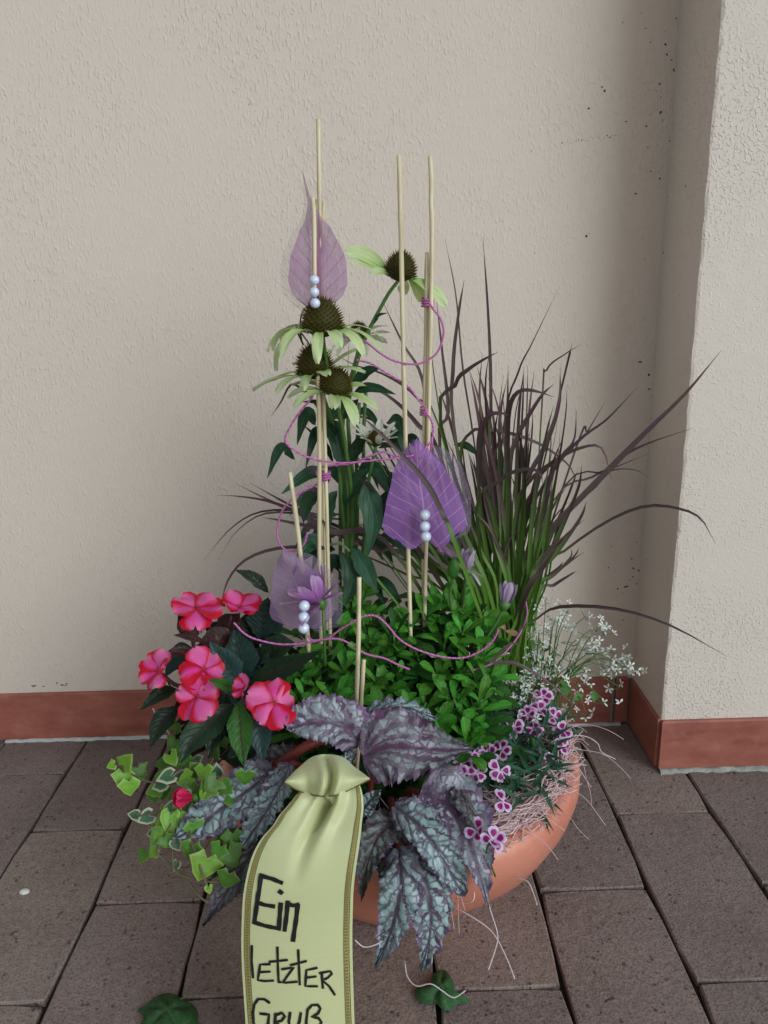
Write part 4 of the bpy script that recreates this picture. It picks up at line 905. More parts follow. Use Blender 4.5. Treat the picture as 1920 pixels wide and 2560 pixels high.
lv = [(240, 1654, .80, 24, 'l', 200), (274, 1644, .80, 46, 'l', 55), (266, 1684, .79, 48, 'l', 275), (303, 1668, .81, 40, 'd', 300), (358, 1679, .77, 50, 'v', 190), (378, 1570, .86, 32, 'd', 80), (374, 1607, .84, 38, 'd', 240), (401, 1684, .77, 42, 'l', 200), (441, 1670, .77, 44, 'l', 270), (468, 1664, .775, 40, 'v', 90), (455, 1707, .76, 36, 'l', 30),
      (368, 1744, .745, 46, 'v', 190), (314, 1767, .745, 46, 'v', 205), (288, 1760, .75, 32, 'v', 170), (381, 1757, .74, 42, 'l', 250), (365, 1774, .725, 56, 'l', 260), (392, 1778, .725, 50, 'l', 300), (348, 1782, .73, 44, 'l', 200), (361, 1796, .72, 56, 'l', 320), (340, 1812, .715, 46, 'd', 230), (360, 1818, .71, 36, 'd', 300), (382, 1826, .705, 36, 'v', 300), (412, 1838, .69, 50, 'd', 250), (440, 1874, .675, 72, 'l', 250), (380, 1871, .70, 28, 'v', 250), (451, 1922, .66, 24, 'l', 280), (331, 1842, .71, 34, 'l', 230), (436, 1718, .73, 22, 'l', 250), (420, 1660, .79, 40, 'd', 120), (400, 1640, .82, 44, 'd', 100), (385, 1630, .83, 40, 'd', 200), (430, 1640, .81, 34, 'v', 45), (465, 1625, .82, 44, 'd', 70), (345, 1790, .74, 34, 'd', 260), (468, 1600, .83, 50, 'd', 120), (410, 1705, .76, 40, 'd', 260), (395, 1715, .755, 38, 'v', 160), (500, 1850, .685, 60, 'd', 300), (505, 1815, .70, 50, 'd', 280), (490, 1900, .665, 50, 'd', 250), (470, 1840, .685, 44, 'd', 240), (350, 1650, .83, 36, 'd', 190), (372, 1720, .77, 34, 'd', 200), (420, 1790, .71, 46, 'd', 280), (325, 1800, .735, 26, 'v', 200), (400, 1800, .715, 38, 'd', 260)]
for i in range(34):
    px = rv.gauss(395, 36); py = min(1850, rv.gauss(1735, 65)); lv.append((px, py, .80 - (py - 1650) / 260 * .115 + rv.uniform(0, .03), rv.uniform(30, 52), rv.choice('lldv'), rv.uniform(170, 340)))
for i in range(16): lv.append((rv.uniform(430, 540), rv.uniform(1640, 1900), .735, rv.uniform(40, 60), 'd', rv.uniform(170, 340)))
pos_ = [ivyleaf(*a) for a in lv]
for pts in ([(430, 1690, .80), (330, 1690, .79), (285, 1672, .795), (262, 1655, .80)], [(440, 1690, .80), (400, 1720, .76), (350, 1750, .745), (290, 1765, .745)], [(440, 1690, .80), (390, 1740, .745), (360, 1800, .715), (340, 1840, .705), (360, 1862, .70)], [(440, 1700, .79), (410, 1790, .71), (425, 1850, .68), (450, 1920, .66)], [(430, 1660, .81), (385, 1620, .84), (372, 1580, .86)],
            [(372, 1835, .70), (378, 1880, .685), (420, 1900, .675), (460, 1905, .672), (520, 1905, .672)], [(345, 1850, .705), (385, 1882, .69), (430, 1935, .665), (450, 1950, .66)]):
    part('vine', tube(catmull([W(*q) for q in pts], 18), .0011, 5), M_VINE, ivy)
for c in pos_[::2]:
    part('leaf_stalk', tube(catmull([c, c + V((rv.uniform(-.004, .01), .012, -.012)), c + V((.016, .022, -.004))], 6), .0006, 4), M_VINE, ivy)

# ================================================================== painted-leaf begonia
bb = W(820, 1780, .80); BB = V((.0, .80, TOP))
beg = thing('begonia', 'begonia with large silver and purple veined leaves behind the ribbon', 'plant', BB)
BEGS = prof([(0, .55), (.05, .78), (.14, .93), (.26, 1), (.45, .88), (.65, .60), (.82, .30), (.93, .12), (1, .01)])
BEGR = prof([(0, .45), (.05, .80), (.14, .98), (.30, 1), (.55, .93), (.75, .72), (.90, .40), (1, .02)])
def bleaf(pts, ys, hl, hr, mat, nrm=None, shape=BEGS, fold=.12, puck=.0028, cup=0.0, frill=.003):
    if len(ys) == 2 and len(pts) > 2: ys = [ys[0] + (ys[1] - ys[0]) * i / (len(pts) - 1) for i in range(len(pts))]
    P = [W(a, b, y) for (a, b), y in zip(pts, ys)]; s = pxm(P[len(P) // 2]); ph = R.uniform(0, 6)
    n = V(nrm).normalized() if nrm else (TOCAM + V((0, 0, .6))).normalized()
    def bm(q, t):
        k = abs(math.sin((t - abs(q) * .22) * 6.5 * math.pi)) ** .7 * min(1, 5 * abs(q))
        return puck * k * (1 - .2 * t) + frill * abs(q) ** 3 * math.sin(t * 46 + q * 3 + ph) + .006 * math.sin(q * 2.6 + ph) * math.sin(t * 4 + ph) * abs(q) + cup * q * q
    tz = lambda sh, hw, p: (lambda t: max(.0003, sh(t) * hw * s * (1 - .13 * ((t * 15 + p) % 1) - .06 * ((t * 37 + p) % 1)) + (0.0 if t > .97 else .0006 * math.sin(t * 140 + p * 9))))
    return part('leaf', strip(catmull(P, 84), tz(shape, hl, .1), n, 16, fold, bm, None, tz(shape, hr, .5)), mat, beg)
# 'hl' is the half width left of the spine as it runs, 'hr' right of it
LV = [
 ([(778, 1604), (738, 1568), (690, 1560), (648, 1566), (618, 1577)], [.775, .755], 50, 66, M_BEGV, (0, -.8, .75), BEGR),
 ([(778, 1572), (820, 1535), (880, 1530), (945, 1557)], [.80, .79], 26, 30, M_BEG, (0, -.5, .9), BEGR),
 ([(784, 1634), (840, 1612), (900, 1616), (960, 1620), (1026, 1618)], [.76, .745], 92, 92, M_BEGP, (.1, -.75, .8), BEGS),
 ([(592, 1662), (545, 1700), (480, 1745), (425, 1785), (374, 1816)], [.76, .70], 62, 60, M_BEG, (-.2, -.6, .9), BEGR),
 ([(628, 1650), (606, 1700), (575, 1755), (545, 1800), (520, 1838)], [.735, .69], 36, 36, M_BEG, (-.5, -.75, .7), BEGR),
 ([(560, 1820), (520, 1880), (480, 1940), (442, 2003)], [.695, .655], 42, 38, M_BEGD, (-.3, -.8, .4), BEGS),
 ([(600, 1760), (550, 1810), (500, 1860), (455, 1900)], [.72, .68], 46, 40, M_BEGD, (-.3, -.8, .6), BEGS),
 ([(908, 1712), (960, 1735), (1005, 1800), (1030, 1870), (1053, 1958)], [.755, .745, .72, .70, .685], 92, 74, M_BEGV, (.35, -.8, .65), BEGS),
 ([(852, 1742), (895, 1775), (940, 1830), (975, 1890), (1001, 1936)], [.72, .70, .68, .668, .66], 50, 40, M_BEG, (.15, -.85, .5), BEGR),
 ([(862, 1835), (866, 1900), (855, 1970), (835, 2035), (812, 2084)], [.695, .662, .65, .648, .645], 56, 52, M_BEG, (-.25, -.95, .25), BEGS),
 ([(885, 1838), (915, 1900), (930, 1970), (925, 2035), (907, 2094)], [.70, .668, .655, .65, .65], 66, 66, M_BEG, (.25, -.95, .2), BEGS),
 ([(778, 1756), (795, 1735), (824, 1704)], [.72, .72], 24, 24, M_BEG, None, BEGR),
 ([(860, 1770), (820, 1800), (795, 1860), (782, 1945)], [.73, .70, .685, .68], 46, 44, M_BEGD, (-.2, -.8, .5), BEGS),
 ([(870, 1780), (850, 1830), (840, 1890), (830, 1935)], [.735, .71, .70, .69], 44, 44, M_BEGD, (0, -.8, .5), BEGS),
 ([(905, 1745), (930, 1760), (950, 1800), (948, 1835)], [.715, .71], 20, 22, M_BEGP, None, BEGR),
 ([(735, 1660), (750, 1640), (770, 1628)], [.76, .77], 16, 16, M_BEG, None, BEGR),
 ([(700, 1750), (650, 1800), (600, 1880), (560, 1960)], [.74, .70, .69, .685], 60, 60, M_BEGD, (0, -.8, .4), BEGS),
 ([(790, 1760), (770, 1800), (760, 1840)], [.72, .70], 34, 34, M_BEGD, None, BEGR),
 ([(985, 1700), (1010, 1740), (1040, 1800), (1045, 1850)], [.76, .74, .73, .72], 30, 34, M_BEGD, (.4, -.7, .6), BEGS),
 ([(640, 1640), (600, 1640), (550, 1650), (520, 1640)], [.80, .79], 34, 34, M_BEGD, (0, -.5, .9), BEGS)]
for a in LV: bleaf(*a)
for pts in ([(595, 1655, .79), (640, 1625, .775), (690, 1600, .78), (760, 1600, .78)],):
    sp = catmull([W(*q) for q in pts], 14); part('leaf_stalk', tube(sp, .0055, 10), M_STEMR, beg)
    hr_ = MB(); rh = random.Random(4)
    for i in range(160):
        q = rh.choice(sp) + V((rh.uniform(-.004, .004), 0, 0)); d = V((rh.gauss(0, 1), rh.gauss(0, 1), rh.gauss(0, 1))).normalized()
        hr_.add(tube([q + d * .004, q + d * .0105], lambda t: .00035 * (1.1 - t), 3))
    part('stalk_hairs', hr_.geo(), M_STEMR, beg, True, 'stuff')
for e in ((785, 1634, .765), (908, 1712, .76), (852, 1742, .725), (862, 1835, .70), (592, 1662, .765), (628, 1650, .745), (885, 1838, .705)):
    q = W(*e); part('leaf_stalk', tube(catmull([q, q.lerp(BB, .35) + V((0, .012, .01)), BB + V((R.uniform(-.03, .03), 0, 0))], 12), .0036, 8), M_STEMR, beg)

# ================================================================== pinks
DB = V((.165, .885, TOP))
dia = thing('pinks', 'dwarf pinks with white edged magenta flowers at the bowl rim', 'plant', DB)
DLF = [leaf_mesh(i + 40, .042 + .006 * (i % 3), .0062, LANCE, M_DIAN, .35 + .4 * (i % 3), 0, 0, 2, 7, .3) for i in range(5)]
rd = random.Random(31); nl = 0
def inbowl(p, k=.262): return math.hypot(p.x - BC.x, p.y - BC.y) < k
tr = 0
while nl < 290 and tr < 4000:
    tr += 1
    px, py = rd.uniform(960, 1225), rd.uniform(1545, 1800)
    if py > 1560 + (1240 - px) * .95 + 40: continue
    y = 1.0 - (py - 1540) / 260 * .22 + rd.uniform(-.03, .02); c = W(px, py, y)
    if not inbowl(c, .238) or c.z < TOP - .004 or c.z > .29: continue
    a = rd.uniform(0, 6.28); up = rd.uniform(.3, 1.1)
    inst('leaf', DLF[rd.randrange(5)], dia, frame(c - V((0, 0, .012)), V((math.cos(a) + .35, math.sin(a) - .5, up)), V((0, -.5, 1))) @ Matrix.Scale(rd.uniform(.7, 1.15), 4)); nl += 1
dl = MB()
for i in range(700):
    a = rd.uniform(0, 6.28); q = math.sqrt(rd.random()) * .105; c = V((.165 + q * math.cos(a), .895 + q * math.sin(a), rd.uniform(TOP, .22)))
    if not inbowl(c, .215): continue
    a = rd.uniform(0, 6.28); M = frame(c, V((math.cos(a), math.sin(a) - .2, rd.uniform(.1, 1))), V((0, -.5, 1))); me = DLF[rd.randrange(5)]
    dl.add(([M @ v.co for v in me.vertices], [tuple(p.vertices) for p in me.polygons], [((k % 3) / 2, (k // 3) / 7) for k in range(len(me.vertices))]))
part('lower_leaves', dl.geo(), M_DIAN, dia, True, 'stuff')
FL = [(1173, 1505), (1163, 1534), (1196, 1549), (1153, 1574), (1061, 1572), (1218, 1578), (1220, 1614), (1083, 1620), (1058, 1628), (1036, 1615), (1015, 1641), (958, 1657), (988, 1666), (1031, 1668), (1080, 1664), (1180, 1652), (1085, 1731), (1030, 1793), (1066, 1815), (1140, 1545), (1110, 1572)]
for i, (px, py) in enumerate(FL):
    y = 1.02 - (py - 1500) / 310 * .255; y -= .035 + (.035 if px < 1110 else 0); c = W(px, py, y)
    ax = (tocam(c) + V((rd.uniform(-.7, .7), rd.uniform(-.2, .3), rd.uniform(-.1, .8)))).normalized(); M = axis_frame(c, ax, rd.uniform(0, 6))
    v, f, _ = tube([V((0, 0, -.016)), V((0, 0, -.010)), V((0, 0, -.001))], prof([(0, .0012), (.4, .0030), (1, .0026)]), 7)
    h = part('flower_head', ([M @ p for p in v], f, None), M_STEM, dia)
    skip = rd.choice([(), (), (1,), (2,), (0, 3)])
    for k in range(5):
        if k in skip: continue
        L = rd.uniform(.0120, .0155)
        part('petal', petal_geo(M, k * 1.2566 + rd.uniform(-.15, .15), .35 + rd.uniform(-.7, .7), .5 + rd.uniform(-.5, .6), L, L * .92, .0008, BROAD, .06, .0012, 6, 6, .05), M_DIANP, h)
    b = c - ax * .014; part('stem', tube(catmull([b, b + V((0, .01, -.02)), V((b.x * .8 + DB.x * .2, b.y + .02, TOP))], 8), .0012, 5), M_STEM, dia)
for px, py in ((1123, 1625), (1150, 1600), (1105, 1700)):
    c = W(px, py, 1.0 - (py - 1500) / 310 * .24 - .02); part('bud', tube([c + V((0, 0, -.010)), c, c + V((0, -.002, .008))], prof([(0, .002), (.5, .0042), (1, .0012)]), 8), M_EUPHL, dia)

# ================================================================== white spurge
EB = W(1130, 1500, 1.04); EB = V((EB.x, EB.y, TOP))
eup = thing('white_spurge', 'airy white flowering spurge spilling over the rim towards the pillar', 'plant', EB)
def bract_mesh(seed):
    r = random.Random(seed); mb = MB()
    for k in range(r.choice((3, 4, 5))):
        a = k * 1.35 + r.uniform(-.3, .3); M = Matrix.Rotation(a, 4, 'Z'); e = r.uniform(-.1, .6)
        P = [M @ V((0, .0008 + t * .0072 * math.cos(e), t * .0072 * math.sin(e) - .001 * t * t)) for t in (0, .33, .66, 1)]
        mb.add(strip(P, scaled(PETAL, .0017), V((0, 0, 1)), 2, .2))
    return mesh('flower', mb.geo(), M_WHITEP)
EBM = [bract_mesh(i) for i in range(7)]
HUB = [(740, 160), (885, 220), (1000, 260), (800, 270), (650, 280), (1060, 340), (1110, 360), (1040, 390), (920, 430), (820, 510), (1000, 480), (1070, 490), (1170, 540), (1270, 530), (1310, 610), (1030, 630), (940, 670), (1200, 710), (1120, 810), (1000, 890), (880, 850), (430, 250), (640, 160), (780, 310), (690, 440), (730, 560), (600, 700), (650, 480), (690, 660), (760, 690), (580, 620), (560, 540), (640, 600), (520, 700), (480, 800), (600, 780), (680, 720), (560, 480), (700, 350), (640, 380), (1130, 600), (1200, 600), (860, 310), (830, 250), (540, 600), (470, 640), (430, 700), (620, 860), (530, 870), (760, 450), (900, 560), (1210, 560), (450, 560), (400, 600), (600, 420), (380, 740), (560, 780), (680, 560), (720, 620), (490, 720)]
re_ = random.Random(41)
def E7(x, y): return (933.2 + x / 3, 1244.3 + y / 3)
nb = 0
for i, (x, y) in enumerate(HUB):
    px, py = E7(x, y); yy = 1.10 - max(0, (py - 1400)) / 160 * .12 + re_.uniform(-.02, .02); c = W(px, py, yy)
    if c.z < .05: c.z = .05
    rim = EB + V((min(max(c.x - EB.x, -.07), .05) + re_.uniform(-.025, .02), (c.y - EB.y) * .6 + re_.uniform(-.03, .02), .03))
    mid = rim.lerp(c, .55) + V((0, 0, .028 + .1 * max(0, c.x - .3)))
    part('stem', tube(catmull([rim - V((0, 0, .04)), rim, mid, c], 12), lambda t: .0012 - .0006 * t, 4), M_STEM, eup)
    for k in range(re_.choice((3, 4, 5))):
        q = c + V((re_.gauss(0, .011), re_.gauss(0, .008), re_.gauss(0, .009)))
        ax = (tocam(q) + V((re_.uniform(-.9, .9), .0, re_.uniform(-.2, 1)))).normalized()
        inst('flower', EBM[re_.randrange(7)], eup, axis_frame(q, ax, re_.uniform(0, 6)) @ Matrix.Scale(re_.uniform(.75, 1.1), 4)); nb += 1
        part('stem', tube([c - V((0, 0, .006)), q], .0004, 3), M_STEM, eup)
for i in range(110):
    px, py = E7(re_.gauss(620, 130), re_.gauss(600, 150)); yy = 1.06 - max(0, (py - 1400)) / 160 * .12 + re_.uniform(-.03, .02); q = W(px, py, yy)
    if nb >= 298 or q.z < .2: continue
    inst('flower', EBM[re_.randrange(7)], eup, axis_frame(q, (tocam(q) + V((re_.uniform(-.9, .9), 0, re_.uniform(-.2, 1)))).normalized(), re_.uniform(0, 6)) @ Matrix.Scale(re_.uniform(.6, .95), 4)); nb += 1
    part('stem', tube(catmull([q, q + V((re_.uniform(-.01, .01), .01, -.03)), V((q.x * .9 + .02, q.y + .015, TOP))], 6), .0005, 3), M_STEM, eup)
for a, b, d in [((980, 770), (910, 810), 8), ((1060, 750), (1050, 815), 10), ((830, 700), (900, 790), 12), ((640, 330), (650, 300), 6), ((870, 720), (830, 680), 7)] + [((re_.uniform(380, 800), re_.uniform(420, 900)),) * 2 + (re_.uniform(3, 6),) for _ in range(60)]:
    (x0, y0), (x1, y1) = E7(*a), E7(*b)
    if a == b: x1, y1 = x0 + re_.uniform(-16, 16), y0 + re_.uniform(-14, 10)
    yy = 1.06 - max(0, (y0 - 1400)) / 160 * .10
    hero_leaf(eup, [(x0, y0), ((x0 + x1) / 2, (y0 + y1) / 2 - 2), (x1, y1)], [yy, yy - .01], d, M_EUPHL, nu=2, ns=6)
# withered scraps hanging in the spurge
for a in ([(1075, 1345), (1085, 1352), (1092, 1362)], [(1090, 1362), (1110, 1368), (1122, 1372)]):
    hero_leaf(eup, a, [.99, .985], 7, M_ROOT, nu=4, ns=8, name='withered_petal', puck=.002)

# ================================================================== pink sisal round the rim
rs = random.Random(51); sis = MB()
def fibre(P, rr=.00075): sis.add(tube(catmull(P, 9), rr, 3, False))
def rimp(a, q, z): return V((BC.x + q * math.cos(a), BC.y + q * math.sin(a), z))
for i in range(2600):
    a = rad(rs.uniform(-92, 22)); q = rs.uniform(.175, .232); z = .186 + rs.uniform(-.008, .016) + (q - .175) * .2
    L = rs.uniform(.03, .09); P = []
    h = a + rs.choice((-1, 1)) * math.pi / 2 + rs.gauss(0, .75)
    p = rimp(a, q, z)
    for k in range(4):
        P.append(p.copy()); h += rs.gauss(0, .45); p = p + V((math.cos(h), math.sin(h), rs.gauss(0, .12))) * (L / 3)
        if math.hypot(p.x - BC.x, p.y - BC.y) > .236: p = p.lerp(BC + V((0, 0, .19)), .06); p.z = max(p.z, .191)
    fibre(P)
for i in range(38):          # strands that stick out over the rim
    a = rad(rs.gauss(-8, 26) if i < 26 else rs.uniform(-85, 25)); h = a + rs.gauss(0, .8); p = rimp(a, .212, .193 + rs.uniform(0, .008)); P = [p.copy()]; L = rs.uniform(.05, .12); e = rs.uniform(.0, .35)
    for k in range(5):
        h += rs.gauss(0, .38); e -= rs.uniform(.05, .38); p = p + V((math.cos(h) * math.cos(e), math.sin(h) * math.cos(e), math.sin(e))) * (L / 5)
        q = math.hypot(p.x - BC.x, p.y - BC.y)
        if q < .252: p.z = max(p.z, .196)
        P.append(p.copy())
    fibre(P, .00045)
for i in range(24):
    a = rad(rs.uniform(150, 290)); tg = V((-math.sin(a), math.cos(a), 0)); p0 = rimp(a, .225, .192); s = rs.gauss(0, .03)
    fibre([p0, rimp(a, .240, .199) + tg * s * .4, rimp(a, .254, .182) + tg * s * .8, rimp(a, .262 + rs.uniform(0, .03), .16 - rs.uniform(0, .06)) + tg * s], .0004)
o = single('sisal_fibre', sis.geo(), M_SISAL, 'tangle of pale pink sisal fibre around the inside of the bowl rim', 'sisal', BC); o['kind'] = 'stuff'
SG = 'loose sisal strands hanging from the bowl'
for pts, lab in [([(970, 1955, .70), (1010, 1975, .685), (1060, 2010, .67), (1090, 2060, .65), (1112, 2115, .63)], 'long loose sisal strand hanging to the paving below the bowl rim'), ([(1048, 1930, .70), (1062, 1975, .685), (1075, 2020, .67), (1070, 2050, .66), (1055, 2095, .64)], 'thin loose sisal strand hanging beside the begonia leaf tip'),
        ([(1115, 1895, .735), (1140, 1905, .725), (1152, 1930, .715), (1160, 1955, .70)], 'short curved sisal strand below the bowl rim'), ([(1215, 1590, .93), (1262, 1590, 1.0), (1290, 1605, 1.02), (1300, 1625, 1.02), (1330, 1640, 1.03)], 'sisal strand sticking out from the rim towards the pillar'),
        ([(874, 2075, .645), (880, 2110, .63), (900, 2130, .62), (930, 2125, .615), (955, 2140, .61), (980, 2155, .605), (1005, 2140, .605)], 'sisal strand curling over the fallen leaf on the paving'), ([(766, 2030, .648), (785, 2045, .645), (808, 2042, .645), (830, 2030, .65)], 'sisal strand curling out from behind the ribbon'),
        ([(985, 1940, .70), (1005, 1950, .69), (1022, 1945, .685), (1025, 1925, .69)], 'hooked sisal strand at the begonia leaf tip'), ([(330, 1530, .86), (345, 1560, .855), (362, 1580, .85), (372, 1600, .85)], 'fine pale strand caught in the balsam leaves')]:
    P = [W(*q) for q in pts]
    for q in P: q.z = max(q.z, .004)
    single('sisal_strand', tube(catmull(P, 20), .0007, 5), M_SISALP, lab, 'sisal', P[-1], SG)

# ================================================================== ribbon
rb = thing('ribbon', 'pale lime satin ribbon with gold edges and black handwriting hanging down the front', 'ribbon', W(650, 2300, .60))
ROWS = [(1706, 662, 776, .690), (1726, 634, 784, .680), (1752, 608, 786, .672), (1778, 590, 783, .664), (1805, 565, 780, .656), (1840, 546, 775, .650), (1880, 534, 769, .646), (1926, 526, 764, .643), (1975, 523, 762, .641), (2030, 521, 761, .638), (2090, 522, 762, .634), (2150, 526, 764, .630), (2212, 531, 766, .624), (2290, 535, 770, .612)]
RC = []
for (py, xl, xr, y) in ROWS: RC.append((W(xl, py + 6, y), W(xr, py - 6, y)))
fl = RC[-1]; RC.append((V((fl[0].x, .585, .004)), V((fl[1].x, .585, .004)))); RC.append((V((fl[0].x + .005, .46, .003)), V((fl[1].x + .005, .46, .003)))); RC.append((V((fl[0].x + .015, .30, .003)), V((fl[1].x + .015, .30, .003))))
NR = 90
Lc = catmull([a for a, b in RC], NR); Rc = catmull([b for a, b in RC], NR)
def rib_pt(s, t, off=0.0):
    x = t * NR; i = min(int(x), NR - 1); k = x - i
    a = Lc[i].lerp(Lc[i + 1], k); b = Rc[i].lerp(Rc[i + 1], k)
    T = ((Lc[i + 1] + Rc[i + 1]) - (Lc[i] + Rc[i])).normalized(); S = (b - a).normalized(); N = T.cross(S).normalized()
    if N.y > 0: N = -N
    top = max(0, 1 - t / .42)
    fo = .010 * top ** 1.3 * math.sin(s * 7.5 + 1.0 - t * 3) + .024 * top ** 1.4 * math.exp(-((s - .70 + t * .35) / .09) ** 2) - .026 * top ** 1.2 * math.exp(-((s - .55 + t * .25) / .065) ** 2) + .010 * top ** 2 * math.exp(-((s - .36) / .07) ** 2)
    fo += .0022 * math.sin(t * 17 + s * 2.2) * (1 - top) * min(1, max(0, (.86 - t) * 8)) + .006 * math.sin(s * math.pi) * (1 - top) * min(1, max(0, (.84 - t) * 8))
    return a.lerp(b, s) + N * (fo + off)
def rib_strip(s0, s1, off, nu, t0=0.0, t1=1.0):
    v, f, uv = [], [], []; n = 120
    for i in range(n + 1):
        t = t0 + (t1 - t0) * i / n
        for j in range(nu + 1):
            v.append(rib_pt(s0 + (s1 - s0) * j / nu, t, off)); uv.append((j / nu, t))
    for i in range(n):
        for j in range(nu): a = i * (nu + 1) + j; f.append((a, a + 1, a + nu + 2, a + nu + 1))
    return v, f, uv
tail = part('ribbon_tail', rib_strip(0, 1, 0, 44), M_RIB, rb)
for a, b in ((.026, .034), (.073, .080)):
    part('edge_line', rib_strip(a, b, .0005, 1), M_OLIVE, tail); part('edge_line', rib_strip(1 - b, 1 - a, .0005, 1), M_OLIVE, tail)
part('gold_stripe', rib_strip(.040, .068, .0006, 2), M_GOLD, tail); part('gold_stripe', rib_strip(1 - .068, 1 - .040, .0006, 2), M_GOLD, tail)
# handwriting: picture points mapped onto the ribbon's own surface
def rib_uv(px, py):
    best = None
    lo, hi = 0.0, .86
    for _ in range(30):
        m = (lo + hi) / 2; c = rib_pt(.3, m) - V((0, 0, CAM_H)); yy = (1280 - 1923 * c.dot(UP) / c.dot(FW)) / SC
        if yy < py: lo = m
        else: hi = m
    t = (lo + hi) / 2
    def X(s): c = rib_pt(s, t) - V((0, 0, CAM_H)); return (960 + 1923 * c.dot(RT) / c.dot(FW)) / SC
    x0, x1 = X(0), X(1); return (px - x0) / (x1 - x0), t
def stroke(pts, wpx, mb):
    P = [rib_uv(*q) for q in pts]; Q = []
    for (a, b), (c, d) in zip(P, P[1:]):
        n = max(2, int(math.hypot((c - a) * 240, (d - b) * 600) / 6))
        for i in range(n): Q.append((a + (c - a) * i / n, b + (d - b) * i / n))
    Q.append(P[-1])
    C = [rib_pt(s, t, .0009) for s, t in Q]; n = len(C); hw = wpx * .5 * pxm(C[0]); v, f = [], []
    for i in range(n):
        T = (C[min(i + 1, n - 1)] - C[max(i - 1, 0)]).normalized(); s, t = Q[i]
        N = (rib_pt(s, t, .01) - rib_pt(s, t)).normalized(); S = T.cross(N).normalized()
        e = (T * hw * .8) if i == n - 1 else ((-T * hw * .8) if i == 0 else V((0, 0, 0))); k = 1 + .10 * math.sin(i * 1.7)
        v += [C[i] + e + S * hw * k, C[i] + e - S * hw * k]
    for i in range(n - 1): f.append((2 * i, 2 * i + 1, 2 * i + 3, 2 * i + 2))
    mb.add((v, f, None))
def z6(*p): return [(518.4 + x * .3646, 1451.6 + y * .3646) for x, y in p]
def z8(*p): return [(224.7 + x * .5208, 1659 + y * .5208) for x, y in p]
words = [(10, [z6((128, 1210), (118, 1290), (100, 1400), (88, 1478)), z6((130, 1208), (200, 1225), (250, 1245)), z6((108, 1366), (150, 1378), (202, 1385)), z6((88, 1482), (150, 1500), (236, 1518)), z6((246, 1372), (240, 1440), (234, 1516)), z6((242, 1298), (250, 1304)), z6((288, 1362), (280, 1440), (268, 1528)), z6((290, 1372), (320, 1384), (346, 1380)), z6((346, 1384), (336, 1470), (318, 1590))]),
    (5.6, [z8((615, 738), (614, 800), (620, 872)), z8((690, 812), (650, 815), (645, 850), (640, 882), (670, 884), (704, 880)), z8((645, 848), (690, 843)), z8((722, 742), (724, 810), (728, 888), (735, 884)), z8((690, 802), (762, 794)), z8((742, 832), (790, 824), (765, 858), (744, 888), (802, 883)), z8((808, 756), (812, 830), (815, 894)), z8((778, 815), (840, 802)), z8((884, 832), (842, 838), (838, 902), (886, 906)), z8((840, 868), (880, 866)), z8((905, 852), (907, 885), (910, 914)), z8((898, 854), (940, 850), (946, 862), (930, 876), (908, 884), (935, 910), (958, 948))]),
    (6.4, [z8((688, 972), (668, 960), (642, 962), (626, 985), (619, 1020), (622, 1062), (640, 1084), (668, 1082), (684, 1060), (688, 1022), (652, 1022)), z8((716, 1018), (712, 1050), (710, 1092)), z8((714, 1024), (742, 1012), (754, 1026), (740, 1046), (716, 1052), (735, 1070), (752, 1092)), z8((776, 1012), (770, 1050), (778, 1084), (800, 1084), (814, 1050), (820, 1014)), z8((842, 1110), (842, 1050), (848, 1000), (866, 982), (890, 984), (900, 1000), (890, 1020), (864, 1032), (892, 1040), (904, 1060), (890, 1084), (862, 1088))])]
for wpx, sts in words:
    mb = MB()
    for s in sts: stroke(s, wpx, mb)
    part('lettering', mb.geo(), M_INK, tail, False)
# the folded loop above the tail
def loop_patch(front):
    T = catmull([V(p + (0,)) for p in ((615, 1688), (645, 1658), (682, 1632), (735, 1633), (768, 1658), (799, 1681))], 36)
    B = catmull([V(p + (0,)) for p in ((615, 1690), (650, 1709), (692, 1719), (728, 1716), (762, 1702), (799, 1683))], 36)
    v, f, uv = [], [], []; n, m = 36, 20
    for i in range(n + 1):
        for j in range(m + 1):
            s = j / m; p = T[i].lerp(B[i], s); u = i / n
            bul = math.sin(math.pi * u) ** .7 * math.sin(math.pi * min(1, s * .93 + .07)) ** .8
            cx = 700 + 16 * math.sin(s * 2.8); d = (p.x - cx) / 8
            fo = .024 * math.exp(-d * d) * s ** .35 * (1 - .3 * s) - .013 * math.exp(-((p.x - cx + 17) / 9) ** 2) * s ** .7 - .015 * math.exp(-((p.x - cx - 19) / 12) ** 2) * s ** .7 + .010 * math.exp(-((p.x - 752 + 22 * s) / 9) ** 2) * s ** 1.5 + .007 * math.exp(-((p.x - 655 - 12 * s) / 9) ** 2) * s
            y = .676 + .050 * (1 - s) * math.sin(math.pi * u) - .022 * bul + fo + .004 * math.sin(u * 9) * s if front else .692 + .055 * (1 - s) * math.sin(math.pi * u) + .014 * bul
            v.append(W(p.x, p.y, y)); uv.append((s, u))
    for i in range(n):
        for j in range(m): a = i * (m + 1) + j; f.append((a, a + 1, a + m + 2, a + m + 1))
    return v, f, uv, [v[i * (m + 1) + m] for i in range(n + 1)], [v[i * (m + 1)] for i in range(n + 1)]
g = loop_patch(True); lp = part('ribbon_loop', g[:3], M_RIB, rb)
part('edge_line', tube([p + V((0, -.0006, 0)) for p in g[3]], .0007, 5), M_OLIVE, lp)
g2 = loop_patch(False); part('ribbon_loop_back', g2[:3], M_RIB, lp)
v, f, _ = sphere((0, 0, 0), 1, 18, 12); kc = W(730, 1720, .682)
v = [kc + V((p.x * .013 * (1 + .15 * math.sin(p.z * 5)), p.y * .008, p.z * .008 + .0025 * math.sin(p.x * 7))) for p in v]
part('knot', (v, f, [(p.x * 5, p.z * 5) for p in v]), M_RIB, rb)

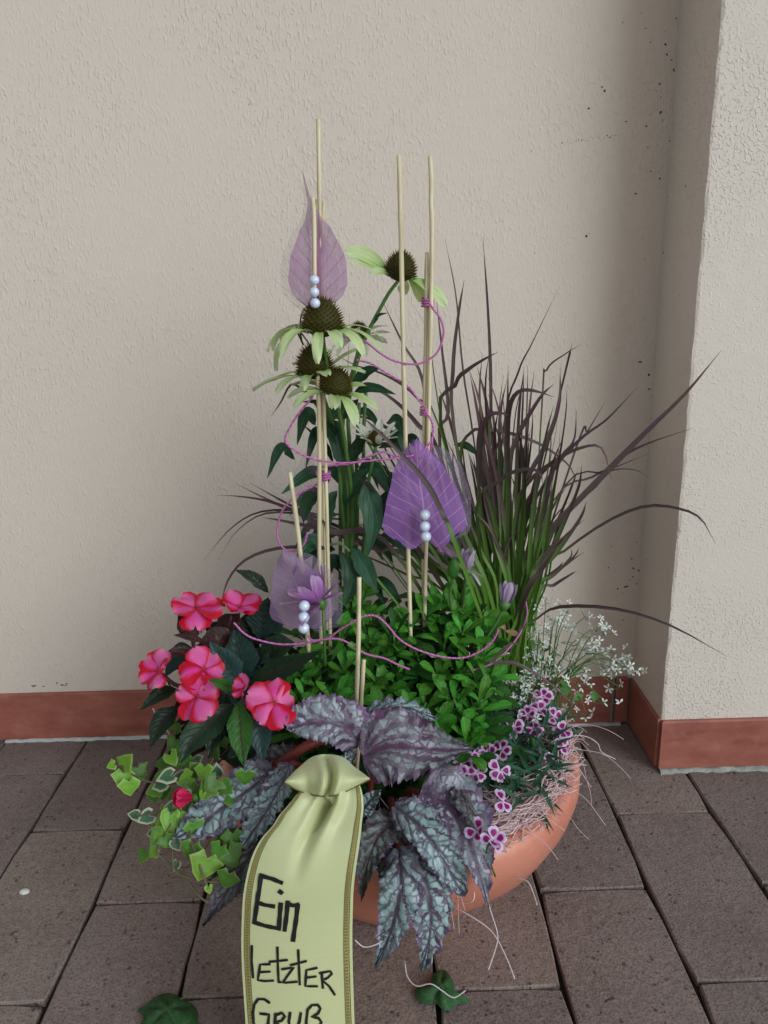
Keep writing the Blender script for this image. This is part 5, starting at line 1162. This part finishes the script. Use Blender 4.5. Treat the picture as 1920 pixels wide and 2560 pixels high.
# ================================================================== on the paving
def fallen(name, outline, label, zs=.006, seed=0):
    r = random.Random(seed); P = [Wz(a, b, .004) for a, b in outline]; P = catmull(P + P[:1], len(P) * 3)[:-1]; c = sum(P, V((0, 0, 0))) / len(P); n = len(P)
    v = [c + V((0, 0, zs * 2.2))]; uv = [(.5, .1)]; f = []
    for k, h in ((.35, 1.9), (.7, 1.5), (1, .3)):
        for i, p in enumerate(P):
            q = c.lerp(p, k); v.append(V((q.x, q.y, .003 + zs * h * (.55 + .8 * abs(math.sin(i / n * 2.5 * math.pi * 2 + seed))) * (1 if k < 1 else .7)))); uv.append((.5 + .5 * k * abs(math.sin(i / n * 2.5 * math.pi * 2 + seed)), k))
    for j in range(n): f.append((0, 1 + j, 1 + (j + 1) % n))
    for a in range(2):
        for j in range(n): f.append((1 + a * n + j, 1 + (a + 1) * n + j, 1 + (a + 1) * n + (j + 1) % n, 1 + a * n + (j + 1) % n))
    root = thing(name, label, 'leaf', (c.x, c.y, 0)); part('leaf_blade', (v, f, uv), M_FALL, root); return root
def q3(x, y): return (x * 640 / 1556 / SC, (1650 + y * 910 / 2212) / SC)
def q4(x, y): return ((1000 + x * 500 / 1455) / SC, (1800 + y * 760 / 2212) / SC)
fr = fallen('fallen_leaf', [q3(*p) for p in ((1095, 2050), (1040, 2022), (960, 2040), (900, 2085), (835, 2130), (880, 2165), (850, 2230), (900, 2260), (1000, 2290), (1090, 2310), (1180, 2280), (1205, 2200), (1195, 2120), (1150, 2080))], 'dark green lobed leaf fallen on the paving left of the ribbon', .0045, 2)
part('leaf_stalk', tube([Wz(*q3(1095, 2060), .012), Wz(*q3(1180, 2035), .010), Wz(*q3(1270, 1995), .006)], .0008, 5), M_VINE, fr)
fr = fallen('fallen_leaf', [q4(*p) for p in ((235, 1855), (300, 1815), (340, 1830), (385, 1900), (400, 1980), (440, 2010), (525, 2065), (430, 2060), (395, 2090), (350, 2115), (300, 2100), (255, 2060), (190, 2070), (130, 2040), (105, 1970), (150, 1930), (215, 1935))], 'dark green lobed leaf fallen on the paving below the begonia', .005, 5)
part('leaf_stalk', tube([Wz(*q4(250, 2045), .010), Wz(*q4(240, 2110), .008), Wz(*q4(232, 2185), .005)], .0009, 5), M_VINE, fr)
c = Wz(53, 1926, .002); v, f, _ = sphere((0, 0, 0), 1, 12, 8); rp = random.Random(2)
single('pebble', ([c + V((p.x * .0075, p.y * .0055, p.z * .0035)) for p in v], f, None), M_PEBBLE, 'small white pebble on the paving far left of the bowl', 'pebble', c)
